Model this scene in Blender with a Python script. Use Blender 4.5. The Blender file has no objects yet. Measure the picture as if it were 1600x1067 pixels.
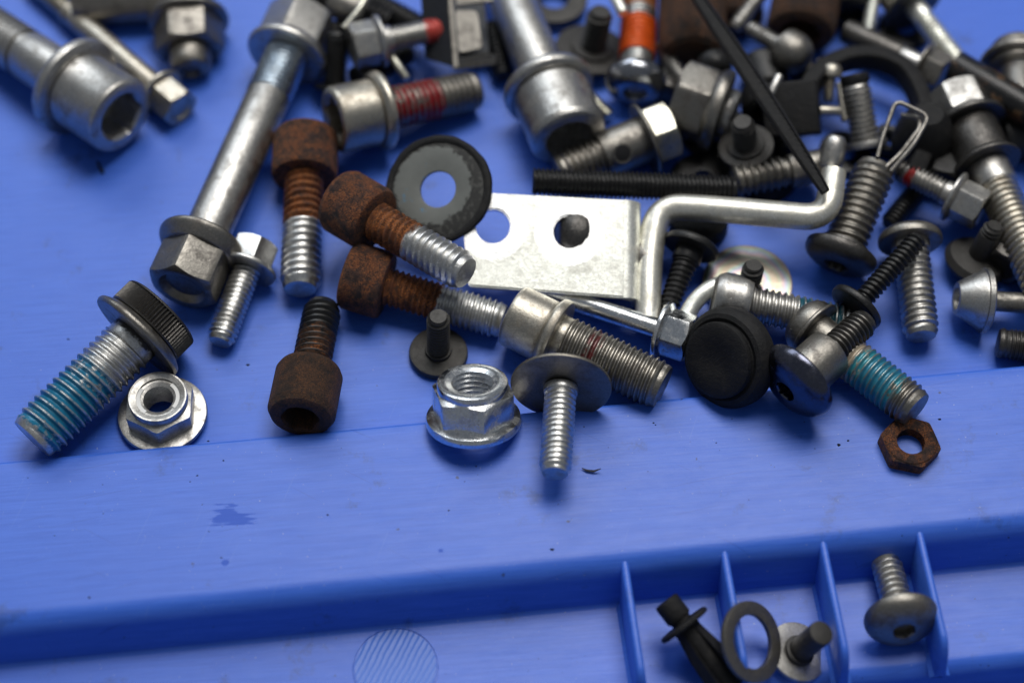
import bpy, bmesh, math, random
import numpy as np
from mathutils import Vector, Matrix
R = math.radians
rnd = random.Random(7)
SC = bpy.context.scene
SC.unit_settings.scale_length = 0.01          # one unit is a centimetre
COL = SC.collection

# ------------------------------------------------------------------ camera, light, exposure
FPX = 3111.0; ELEV = R(57); DIST = 41.0
LENS = FPX / 1600 * 36
cam_d = bpy.data.cameras.new('camera'); cam = bpy.data.objects.new('camera', cam_d); COL.objects.link(cam)
cam_d.lens = LENS; cam_d.sensor_width = 36; cam_d.clip_start = 0.5; cam_d.clip_end = 2000
cam.location = (0, -DIST*math.cos(ELEV), DIST*math.sin(ELEV)); cam.rotation_euler = (math.pi/2-ELEV, 0, 0)
SC.camera = cam
CP = Vector(cam.location)
RIGHT = Vector((1, 0, 0)); UPI = Vector((0, math.sin(ELEV), math.cos(ELEV))); TOC = Vector((0, -math.cos(ELEV), math.sin(ELEV)))
K0 = DIST / FPX                                # centimetres per photo pixel at the middle
def P(x, y, z=0.0):
    """point at height z (photo pixels * K0) seen at photo pixel x, y"""
    d = RIGHT*((x-800)/FPX) + UPI*(-(y-533.5)/FPX) - TOC
    t = (z*K0 - CP.z) / d.z
    return CP + d*t
def kat(p): return (CP-p).dot(TOC) / FPX
cam_d.dof.use_dof = True
cam_d.dof.focus_distance = (CP-P(640, 640, 40)).dot(TOC)
cam_d.dof.aperture_fstop = 0.056
cam_d.dof.aperture_blades = 7

world = bpy.data.worlds.new('World'); SC.world = world; world.use_nodes = True
wn = world.node_tree; bg = wn.nodes['Background']; bg.inputs['Strength'].default_value = 0.14
bg.inputs['Color'].default_value = (0.80, 0.88, 1.0, 1)
def area(name, loc, size, size_y, power, col, target=(0, 0, 0)):
    l = bpy.data.lights.new(name, 'AREA'); l.shape = 'RECTANGLE'; l.size = size; l.size_y = size_y
    l.energy = power; l.color = col
    o = bpy.data.objects.new(name, l); COL.objects.link(o); o.location = loc
    o.rotation_euler = (Vector(target)-Vector(loc)).to_track_quat('-Z', 'Y').to_euler()
    return o
area('overhead_lamp', (22, 62, 160), 100, 74, 180000, (1.0, 0.97, 0.92))
area('window_light', (-75, 165, 155), 150, 80, 128000, (0.86, 0.93, 1.0))
SC.view_settings.view_transform = 'Standard'; SC.view_settings.look = 'None'
SC.view_settings.exposure = 0.34; SC.view_settings.gamma = 1

# ------------------------------------------------------------------ materials
def newmat(name):
    m = bpy.data.materials.new(name); m.use_nodes = True
    nt = m.node_tree; return m, nt, nt.nodes['Principled BSDF']
def N(nt, typ, **kw):
    n = nt.nodes.new(typ)
    for k, v in kw.items():
        if k.startswith('i_'): n.inputs[k[2:].replace('_', ' ')].default_value = v
        else: setattr(n, k, v)
    return n
def link(nt, a, b): nt.links.new(a, b)
def mathn(nt, op, a, b=None, clamp=False):
    n = nt.nodes.new('ShaderNodeMath'); n.operation = op; n.use_clamp = clamp
    for i, v in enumerate((a, b)):
        if v is None: continue
        if isinstance(v, (int, float)): n.inputs[i].default_value = v
        else: nt.links.new(v, n.inputs[i])
    return n.outputs[0]
def mixc(nt, f, a, b, blend='MIX'):
    n = nt.nodes.new('ShaderNodeMix'); n.data_type = 'RGBA'; n.blend_type = blend
    for i, v in ((0, f), (6, a), (7, b)):
        if isinstance(v, (int, float)): n.inputs[i].default_value = v
        elif isinstance(v, tuple): n.inputs[i].default_value = (*v[:3], 1)
        else: nt.links.new(v, n.inputs[i])
    return n.outputs[2]
def mixf(nt, f, a, b):
    n = nt.nodes.new('ShaderNodeMix'); n.data_type = 'FLOAT'
    for i, v in ((0, f), (2, a), (3, b)):
        if isinstance(v, (int, float)): n.inputs[i].default_value = v
        else: nt.links.new(v, n.inputs[i])
    return n.outputs[0]
def ramp(nt, x, lo, hi):
    n = nt.nodes.new('ShaderNodeMapRange'); n.interpolation_type = 'SMOOTHSTEP'
    nt.links.new(x, n.inputs[0]); n.inputs[1].default_value = lo; n.inputs[2].default_value = hi
    return n.outputs[0]
def coords(nt):
    tc = nt.nodes.new('ShaderNodeTexCoord'); oi = nt.nodes.new('ShaderNodeObjectInfo')
    off = mathn(nt, 'MULTIPLY', oi.outputs['Random'], 37.0)
    va = nt.nodes.new('ShaderNodeVectorMath'); va.operation = 'ADD'
    nt.links.new(tc.outputs['Object'], va.inputs[0]); nt.links.new(off, va.inputs[1])
    return tc.outputs['Object'], va.outputs[0]
def noise(nt, vec, scale, detail=4, rough=.6):
    n = nt.nodes.new('ShaderNodeTexNoise'); n.inputs['Scale'].default_value = scale
    n.inputs['Detail'].default_value = detail; n.inputs['Roughness'].default_value = rough
    nt.links.new(vec, n.inputs['Vector']); return n.outputs['Fac']

# kinds of surface: colour, grime colour, metallic, roughness, grime amount, bump
KINDS = {
 'satin':    ((.47,.46,.44), (.10,.09,.08), 1.0, .38, .42, .10),
 'zinc':     ((.60,.60,.59), (.16,.15,.13), 1.0, .34, .36, .05),
 'bright':   ((.74,.76,.78), (.16,.14,.12), 1.0, .18, .36, .06),
 'plate':    ((.84,.85,.79), (.50,.48,.42), .85, .38, .38, .12),
 'yellow':   ((.58,.57,.49), (.22,.18,.11), 1.0, .30, .30, .12),
 'champ':    ((.47,.44,.38), (.17,.13,.09), 1.0, .36, .35, .12),
 'steel':    ((.27,.255,.23), (.055,.045,.04), 1.0, .38, .45, .15),
 'dark':     ((.105,.10,.095), (.03,.027,.025), .9, .36, .45, .15),
 'ringsteel':((.20,.185,.16), (.05,.045,.04), .9, .42, .4, .15),
 'chrome':   ((.30,.31,.34), (.05,.05,.05), 1.0, .14, .25, .06),
 'tray_tinted':((.095,.10,.135), (.03,.03,.03), 1.0, .17, .3, .05),  # dark metal with the blue tray's reflection put into its colour
 'black':    ((.017,.017,.018), (.008,.008,.008), .4, .36, .40, .15),
 'matte':    ((.042,.040,.038), (.02,.018,.016), .45, .5, .4, .2),
 'rubber':   ((.011,.011,.012), (.026,.024,.022), 0.0, .55, .35, .35),
 'clip':     ((.030,.033,.040), (.025,.025,.025), .35, .42, .3, .1),
 'cream':    ((.80,.78,.70), (.36,.34,.28), .85, .36, .30, .10),
 'blued':    ((.46,.54,.62), (.12,.12,.12), 1.0, .27, .25, .1),
}
def surf(nt, kind, vec, fine=1.0):
    """returns colour, metallic, roughness, height sockets"""
    if kind in ('rust', 'darkrust', 'rusthead'):
        n1 = noise(nt, vec, 8.5, 6, .75); n2 = noise(nt, vec, 30, 5, .8); n3 = noise(nt, vec, 3.4, 4, .65)
        dk = (.030,.017,.012) if kind == 'rust' else (.022,.015,.012)
        md = (.165,.052,.018) if kind == 'rust' else (.060,.030,.018)
        hi = (.46,.16,.040) if kind == 'rust' else (.16,.065,.025)
        if kind == 'rusthead': dk, md, hi = (.020,.014,.014), (.082,.040,.030), (.36,.125,.040)
        md = mixc(nt, ramp(nt, n3, .50, .60), md, (.15,.045,.018)) if kind != 'darkrust' else md
        c = mixc(nt, ramp(nt, n1, .38, .62), dk, md)
        c = mixc(nt, mathn(nt, 'MULTIPLY', ramp(nt, n2, .45, .60), ramp(nt, n3, .38, .54)), c, hi)
        c = mixc(nt, mathn(nt, 'MULTIPLY', ramp(nt, n2, .30, .42), 0.0), c, (.1,.1,.1))
        r = mixf(nt, n2, .52, .95)
        return c, 0.15, r, mathn(nt, 'ADD', mathn(nt, 'MULTIPLY', n2, 1.2), n1), .75
    base, grime, met, rough, ga, bump = KINDS[kind]
    n1 = noise(nt, vec, 3.0, 6, .68); n2 = noise(nt, vec, 30*fine, 4, .7); n3 = noise(nt, vec, 10, 3, .6)
    g = mathn(nt, 'MULTIPLY', ramp(nt, n1, .46, .70), ga*1.5, clamp=True)
    spot = mathn(nt, 'MULTIPLY', ramp(nt, n3, .64, .72), ga*1.6, clamp=True)
    g = mathn(nt, 'MAXIMUM', g, spot)
    lightc = tuple(min(1, c*1.12) for c in base); darkc = tuple(c*.82 for c in base)
    c = mixc(nt, ramp(nt, n2, .35, .65), darkc, lightc)
    c = mixc(nt, g, c, grime)
    r = mixf(nt, n3, rough*.72, rough*1.3)
    r = mixf(nt, g, r, .6)
    ms = nt.nodes.new('ShaderNodeMapping'); ms.vector_type = 'TEXTURE'; ms.inputs['Rotation'].default_value = (.7, .4, .9); ms.inputs['Scale'].default_value = (.05, .9, .3)
    nt.links.new(vec, ms.inputs[0]); sc_ = ramp(nt, noise(nt, ms.outputs[0], 2.2, 2, .5), .66, .70)
    c = mixc(nt, mathn(nt, 'MULTIPLY', sc_, .5), c, tuple(min(1, x*1.5+.02) for x in base))
    h = mathn(nt, 'SUBTRACT', mathn(nt, 'ADD', n2, mathn(nt, 'MULTIPLY', n3, .8)), mathn(nt, 'MULTIPLY', sc_, .7))
    return c, mixf(nt, g, met, met*.45), r, h, bump
def finish(nt, b, c, m, r, h, bump):
    for v, s in ((c, 'Base Color'), (m, 'Metallic'), (r, 'Roughness')):
        if isinstance(v, (int, float)): b.inputs[s].default_value = v
        elif isinstance(v, tuple): b.inputs[s].default_value = (*v, 1)
        else: nt.links.new(v, b.inputs[s])
    bn = nt.nodes.new('ShaderNodeBump'); bn.inputs['Strength'].default_value = min(1, bump*1.6)
    bn.inputs['Distance'].default_value = .07 if bump > .5 else .03
    nt.links.new(h, bn.inputs['Height']); nt.links.new(bn.outputs[0], b.inputs['Normal'])
_M = {}
def mat(kind):
    if kind not in _M:
        m, nt, b = newmat(kind+'_metal' if kind not in ('rubber', 'clip') else kind)
        if kind in ('rubber', 'clip'): b.inputs['Specular IOR Level'].default_value = .22
        _, vec = coords(nt); finish(nt, b, *surf(nt, kind, vec)); _M[kind] = m
    return _M[kind]
def banded(kind, bands, L, rmax=None):
    """metal of one kind with coats along the axis: (t0, t1, what, cover)"""
    m, nt, b = newmat('coated_'+kind)
    o, vec = coords(nt); c, me, r, h, bump = surf(nt, kind, vec)
    sx = nt.nodes.new('ShaderNodeSeparateXYZ'); nt.links.new(o, sx.inputs[0])
    wob = mathn(nt, 'MULTIPLY', mathn(nt, 'SUBTRACT', noise(nt, vec, 4.5, 4, .7), .5), .34)
    z = mathn(nt, 'ADD', sx.outputs[2], wob)
    patch = noise(nt, vec, 5.0, 5, .7)
    cy = nt.nodes.new('ShaderNodeCombineXYZ'); nt.links.new(sx.outputs[0], cy.inputs[0]); nt.links.new(sx.outputs[1], cy.inputs[1])
    ln = nt.nodes.new('ShaderNodeVectorMath'); ln.operation = 'LENGTH'; nt.links.new(cy.outputs[0], ln.inputs[0])
    crest = mathn(nt, 'MULTIPLY', ramp(nt, ln.outputs['Value'], (rmax or 1)*.955, (rmax or 1)*.985), ramp(nt, noise(nt, vec, 7.0, 4, .7), .32, .52))
    for t0, t1, what, cover in bands:
        a = ramp(nt, z, t0*L-.02, t0*L+.04); e = ramp(nt, z, t1*L-.04, t1*L+.02)
        f = mathn(nt, 'MULTIPLY', a, mathn(nt, 'SUBTRACT', 1.0, e))
        f = mathn(nt, 'MULTIPLY', f, mathn(nt, 'SUBTRACT', 1.0, ramp(nt, patch, cover-.03, cover+.05)))
        if cover < 1.5 and rmax: f = mathn(nt, 'MULTIPLY', f, mathn(nt, 'SUBTRACT', 1.0, mathn(nt, 'MULTIPLY', crest, .85)))
        if isinstance(what, str):
            c2, m2, r2, h2, b2 = surf(nt, what, vec); bump = max(bump, b2*.6)
        else: c2, m2, r2 = mixc(nt, noise(nt, vec, 9, 4), tuple(x*.55 for x in what), tuple(min(1, x*1.35) for x in what)), .15, .30
        c = mixc(nt, f, c, c2); me = mixf(nt, f, me, m2); r = mixf(nt, f, r, r2)
        if isinstance(what, str) and what in ('rust', 'darkrust'): h = mixf(nt, f, mathn(nt, 'MULTIPLY', h, .12), h2)
    finish(nt, b, c, me, r, h, bump)
    return m
TEAL = (.010,.15,.27); RED = (.24,.010,.014); ORANGE = (.75,.085,.012); COPPER = (.42,.16,.05); TAN = (.42,.36,.28)

# ------------------------------------------------------------------ mesh helpers
def build(name, V, F, m, parent=None, ang=32, world_mat=None):
    me = bpy.data.meshes.new(name); me.from_pydata([tuple(v) for v in V], [], F); 
    bm = bmesh.new(); bm.from_mesh(me); bmesh.ops.remove_doubles(bm, verts=bm.verts, dist=2e-5)
    bmesh.ops.recalc_face_normals(bm, faces=bm.faces); bm.to_mesh(me); bm.free()
    me.shade_smooth(); me.set_sharp_from_angle(angle=R(ang)); me.materials.append(m)
    o = bpy.data.objects.new(name, me); COL.objects.link(o)
    if parent is not None: o.parent = parent
    return o
def lathe_data(fn, n=64, closed=False):
    prof = [fn(2*math.pi*i/n) for i in range(n)]
    npt = len(prof[0]); V = []
    for i in range(n):
        th = 2*math.pi*i/n; c, s = math.cos(th), math.sin(th)
        for z, r in prof[i]: V.append((r*c, r*s, z))
    F = []
    m = npt if closed else npt-1
    for i in range(n):
        j = (i+1) % n
        for a in range(m):
            b = (a+1) % npt
            F.append((i*npt+a, j*npt+a, j*npt+b, i*npt+b))
    return V, F
def cham(pts, d, closed=False):
    out = []; n = len(pts)
    for i, p in enumerate(pts):
        if not closed and i in (0, n-1): out.append(p); continue
        a = pts[i-1]; b = pts[(i+1) % n]
        def mv(q):
            dx, dy = q[0]-p[0], q[1]-p[1]; l = math.hypot(dx, dy) or 1e-9
            t = min(d, l*.45)/l; return (p[0]+dx*t, p[1]+dy*t)
        q1, q2 = mv(a), mv(b)
        out += [q1, ((q1[0]+q2[0]+2*p[0])/4, (q1[1]+q2[1]+2*p[1])/4), q2]
    return out
def hexr(th, a):                    # a = half across flats
    ph = (th % (math.pi/3)) - math.pi/6
    return min(a/math.cos(ph), a*1.135)
def sockr(th, a, kind):
    if kind == 'hex': return hexr(th, a)
    return a*(.90+.12*math.cos(6*th))

def s_cyl(z0, z1, r, c=.03, r1=None):
    r1 = r if r1 is None else r1
    return lathe_data(lambda th: cham([(z0, 0), (z0, r), (z1, r1), (z1, 0)], c), 56)
def s_thread(z0, z1, r, pitch, k, tip=1, rt=None, seed=0):
    """helical thread; chamfered at z1"""
    n = 40; depth = pitch*(.42 if pitch > 8.6*k else .52); lead = 0.0
    rows = []
    tot = int((z1-z0)/pitch)+2
    ph = [(0, 0), (.14, 0), (.46, 1), (.64, 1)]
    rr = random.Random(seed*13+5)
    for q in range(-1, tot):
        for p, d in ph: rows.append((q+p, d))
    V = []; w = n+1
    taper = min(pitch*1.6, r*.45)
    for q, d in rows:
        for i in range(w):
            th = 2*math.pi*i/n
            z = z0 + (q + i/n)*pitch
            zc = min(max(z, z0), z1)
            rad = r - d*depth*(1+.08*math.sin(3*th+q))
            if tip and zc > z1-taper: rad = min(rad, r - (zc-(z1-taper))/taper*depth*1.35)
            if rt: rad *= 1+(rt-1)*(zc-z0)/(z1-z0)
            V.append((rad*math.cos(th-1.0), rad*math.sin(th-1.0), zc))
    F = []
    nr = len(rows)
    for a in range(nr-1):
        for i in range(n):
            f = (a*w+i, a*w+i+1, (a+1)*w+i+1, (a+1)*w+i)
            zs = [V[x][2] for x in f]
            if max(zs)-min(zs) < 1e-7 and (abs(zs[0]-z0) < 1e-7 or abs(zs[0]-z1) < 1e-7): continue
            F.append(f)
    for zz, rad in ((z1, r-depth*1.35), (z0, r-depth)):
        b = len(V); V.append((0, 0, zz)); 
        rad2 = rad*(rt or 1) if zz == z1 else rad
        ring = []
        for i in range(n):
            th = 2*math.pi*i/n-1.0; V.append((rad2*math.cos(th), rad2*math.sin(th), zz)); ring.append(b+1+i)
        for i in range(n): F.append((b, ring[i], ring[(i+1) % n]))
    return V, F
def s_cap(z0, z1, Rr, sr, depth, knurl=0, sock='hex', c=.05, taperR=1.0):
    n = 144 if knurl else 96
    def fn(th):
        i = round(th/(2*math.pi)*n)
        kr = Rr*(1-(knurl if i % 2 else 0))
        s = sockr(th, sr, sock) if sr else 0
        pts = []
        if sr: pts = [(z0+depth*1.12, 0), (z0+depth, s*.98), (z0+sr*.12, s), (z0, max(s, sr*1.14)+.001), ]
        else: pts = [(z0+.012, 0), (z0+.012, Rr*.55), (z0, Rr*.62), (z0, Rr*.7)]
        pts += [(z0, Rr-c*1.6), (z0+c*.5, Rr-c*.6), (z0+c*1.6, Rr), (z0+c*1.9, kr), (z1-c*1.5, kr*taperR), (z1-c*1.1, Rr*taperR), (z1-c*.2, (Rr-c*.4)*taperR), (z1, (Rr-c)*taperR), (z1, 0)]
        return pts
    return lathe_data(fn, n)
def s_hex(z0, z1, a, dish=.12, hole=0, k=1):
    """hexagon head, outer face at z0; a = half across flats"""
    def fn(th):
        r = hexr(th, a); zc = z0+(r-a*.96)*.62
        zc = min(zc, z1-.01)
        if hole:
            return [(z1, hole), (z0+hole*.1, hole), (z0, hole*1.1), (z0, a*.93), (z0+.008, a*.965), (zc, r*.992), (zc+.02, r), (z1-.01, r), (z1, r-.01)]
        return [(z0+dish*a, 0), (z0+dish*a, a*.60), (z0+.01, a*.74), (z0, a*.78), (z0, a*.93), (z0+.008, a*.965), (zc, r*.992), (zc+.02, r), (z1, r), (z1, 0)]
    return lathe_data(fn, 72, closed=bool(hole))
def s_flange(z0, z1, Rf, rin, edge=.35):
    """flange: bearing face at z1, cone towards z0"""
    h = z1-z0
    return lathe_data(lambda th: cham([(z0, 0), (z0, rin), (z1-h*edge, Rf*.985), (z1-h*edge*.5, Rf), (z1, Rf*.975), (z1-h*.04, Rf*.72), (z1-h*.04, 0)], h*.10), 80)
def s_dome(z0, z1, Rr, sr, depth, sock='hex', rim=.18, flat=.45):
    def fn(th):
        s = sockr(th, sr, sock) if sr else 0
        H = z1-z0; zr = z1-H*rim; f = max(flat*Rr, sr*1.3)
        pts = [(z0+depth*1.1, 0), (z0+depth, s*.97), (z0+sr*.14, s), (z0, max(s, sr*1.13)+.001)] if sr else [(z0, 0), (z0, .05*Rr), (z0, .1*Rr), (z0, .2*Rr)]
        for q in range(9):
            u = q/8*math.pi/2
            pts.append((z0+(zr-z0)*(1-math.cos(u)), f+(Rr-f)*math.sin(u)))
        pts += [(zr+H*rim*.35, Rr*1.0), (z1-H*rim*.2, Rr*.99), (z1, Rr*.96), (z1, 0)]
        return pts
    return lathe_data(fn, 96)
def s_ring(z0, z1, ro, ri, c=.03, wob=0, seed=1):
    q = random.Random(seed); ph = [q.uniform(0, 6.28) for _ in range(4)]
    def fn(th):
        w = 1+wob*(math.sin(3*th+ph[0])+.6*math.sin(7*th+ph[1])+.5*math.sin(17*th+ph[2]))
        return cham([(z0, ri), (z0, ro*w), (z1, ro*w), (z1, ri)], c, True)
    return lathe_data(fn, 88, True)
def s_nutbody(z0, z1, a, hole, pitch, k, top_r, top_h):
    """hexagon with threaded bore and a round collar on its z0 side"""
    nt_ = max(3, int((z1-z0)/pitch))
    def fn(th):
        r = hexr(th, a)
        zc = z0+top_h+(r-a*.9)*(.18 if top_h < .08 else .30)
        pts = []
        for i in range(nt_*2+1):
            zz = z1-(z1-z0-.04)*i/(nt_*2); pts.append((zz, hole*(1.0 if i % 2 else .88)))
        pts += [(z0+.01, hole*1.08), (z0, hole*1.16), (z0, top_r*.93), (z0+.015, top_r*.98), (z0+.045, top_r), (z0+top_h*.8, top_r), (z0+top_h, min(top_r*1.0, r)), (zc, r*.99), (zc+.02, r), (z1, r)]
        return pts
    return lathe_data(fn, 72, True)
def sweep(pts, rads, n=20, cap=True, flat=None):
    """tube through points; flat=(vec, w, h): rectangular section"""
    V = []; F = []; m = len(pts)
    tang = [(pts[min(i+1, m-1)]-pts[max(i-1, 0)]).normalized() for i in range(m)]
    up = Vector((0, 0, 1)) if abs(tang[0].z) < .9 else Vector((1, 0, 0))
    nrm = (up-tang[0]*up.dot(tang[0])).normalized()
    for i in range(m):
        t = tang[i]; nrm = (nrm-t*nrm.dot(t)).normalized(); bi = t.cross(nrm)
        for j in range(n):
            a = 2*math.pi*j/n
            if flat:
                w, h = flat; c, s = math.cos(a), math.sin(a)
                ex = .35
                x = math.copysign(abs(c)**ex, c)*w; y = math.copysign(abs(s)**ex, s)*h
                V.append(pts[i]+bi*x*rads[i]+nrm*y*rads[i])
            else: V.append(pts[i]+(nrm*math.cos(a)+bi*math.sin(a))*rads[i])
    for i in range(m-1):
        for j in range(n):
            k2 = (j+1) % n; F.append((i*n+j, i*n+k2, (i+1)*n+k2, (i+1)*n+j))
    if cap:
        F.append(tuple(range(n))[::-1]); F.append(tuple((m-1)*n+j for j in range(n)))
    return V, F
def fillet(ctrl, rad, seg=8):
    """polyline with rounded corners"""
    out = [ctrl[0]]
    for i in range(1, len(ctrl)-1):
        p = ctrl[i]; a = (ctrl[i-1]-p); b = (ctrl[i+1]-p); r = min(rad, a.length*.48, b.length*.48)
        p0 = p+a.normalized()*r; p2 = p+b.normalized()*r
        for s in range(seg+1):
            t = s/seg; out.append(p0*(1-t)**2+p*2*t*(1-t)+p2*t*t)
    out.append(ctrl[-1]); return out
def boxdata(x0, x1, y0, y1, z0, z1, bev=.02):
    bm = bmesh.new(); bmesh.ops.create_cube(bm, size=1)
    for v in bm.verts:
        v.co = Vector((x0 if v.co.x < 0 else x1, y0 if v.co.y < 0 else y1, z0 if v.co.z < 0 else z1))
    bmesh.ops.bevel(bm, geom=bm.edges[:], offset=bev, segments=3, affect='EDGES', profile=.5)
    bm.verts.index_update()
    V = [v.co.copy() for v in bm.verts]; F = [tuple(v.index for v in f.verts) for f in bm.faces]; bm.free()
    return V, F

# ------------------------------------------------------------------ things
def empty(name, label, cat, loc, zaxis=None, roll=0, group=None):
    o = bpy.data.objects.new(name, None); COL.objects.link(o); o.empty_display_size = .3
    o['label'] = label; o['category'] = cat
    if group: o['group'] = group
    if zaxis is not None:
        z = zaxis.normalized(); ref = RIGHT if abs(z.dot(RIGHT)) < .9 else UPI
        x = (ref-z*ref.dot(z)).normalized(); y = z.cross(x)
        m = Matrix((x, y, z)).transposed() @ Matrix.Rotation(roll, 3, 'Z')
        o.rotation_euler = m.to_euler()
    o.location = loc
    return o
def axis(tilt, dr):
    t, d = R(tilt), R(dr)
    return TOC*math.cos(t)+(RIGHT*math.cos(d)+UPI*math.sin(d))*math.sin(t)
_seed = [0]
def screw(name, label, cat, A, B, segs, kind='satin', roll=0, group=None, bands=None, L=None, tilt=None):
    """a turned thing. A = outer end (x, y, height), B = other end, or tilt=(angle from the lens, image direction) and L in photo pixels.
       segs: (part, shape, t0, t1, radius, options, kind)"""
    _seed[0] += 1
    a = P(*A); k = kat(a)
    if B is not None: b = P(*B); ax = b-a
    else: ax = axis(*tilt)*(L*k)
    Ln = ax.length
    e = empty(name, label, cat, a, ax, R(roll), group)
    e['span'] = round(Ln, 3)
    rth = [sg[4] for sg in segs if sg[1] == 'thread']
    bm_ = banded(kind, bands, Ln, rth[0]*k if rth else None) if bands else None
    for sg in segs:
        part, shape, t0, t1, r = sg[:5]; opt = sg[5] if len(sg) > 5 else {}; kd = sg[6] if len(sg) > 6 else None
        z0, z1, r = t0*Ln, t1*Ln, r*k
        if shape == 'cyl': d = s_cyl(z0, z1, r, c=opt.get('c', 3)*k, r1=(opt['r1']*k if 'r1' in opt else None))
        elif shape == 'thread': d = s_thread(z0, z1, r, opt.get('p', 9)*k, k, rt=opt.get('rt'), seed=_seed[0])
        elif shape == 'cap': d = s_cap(z0, z1, r, opt.get('s', 0)*k, opt.get('d', 30)*k, opt.get('knurl', 0), opt.get('sock', 'hex'), c=opt.get('c', 4)*k, taperR=opt.get('tp', 1))
        elif shape == 'hex': d = s_hex(z0, z1, r*.9, dish=opt.get('dish', .1))
        elif shape == 'flange': d = s_flange(z0, z1, r, opt.get('ri', 0.7*sg[4])*k, opt.get('edge', .4))
        elif shape == 'flangeb':
            V, F = s_flange(-z1, -z0, r, opt.get('ri', 0.7*sg[4])*k, opt.get('edge', .4)); d = ([(x, y, -z) for x, y, z in V], F)
        elif shape == 'hexb':
            V, F = s_hex(-z1, -z0, r*.9, dish=opt.get('dish', .1)); d = ([(x, y, -z) for x, y, z in V], F)
        elif shape == 'dome': d = s_dome(z0, z1, r, opt.get('s', 0)*k, opt.get('d', 20)*k, opt.get('sock', 'hex'), opt.get('rim', .18), opt.get('flat', .45))
        elif shape == 'domeb':
            V, F = s_dome(-z1, -z0, r, opt.get('s', 0)*k, opt.get('d', 20)*k, opt.get('sock', 'hex'), opt.get('rim', .18), opt.get('flat', .45)); d = ([(x, y, -z) for x, y, z in V], F)
        elif shape == 'ring': d = s_ring(z0, z1, r, opt['ri']*k, c=opt.get('c', 2)*k, wob=opt.get('wob', 0), seed=_seed[0])
        elif shape == 'nut': d = s_nutbody(z0, z1, r*.9, opt['hole']*k, opt.get('p', 8)*k, k, opt['top']*k, opt.get('th', 10)*k)
        elif shape == 'knob':
            tab = opt['pts']; d = lathe_data(lambda th, t=tab: [(zz*Ln, rr*k) for zz, rr in t], 64)
        m = mat(kd) if kd else (bm_ or mat(kind))
        build(part, d[0], d[1], m, e)
    return e

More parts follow.
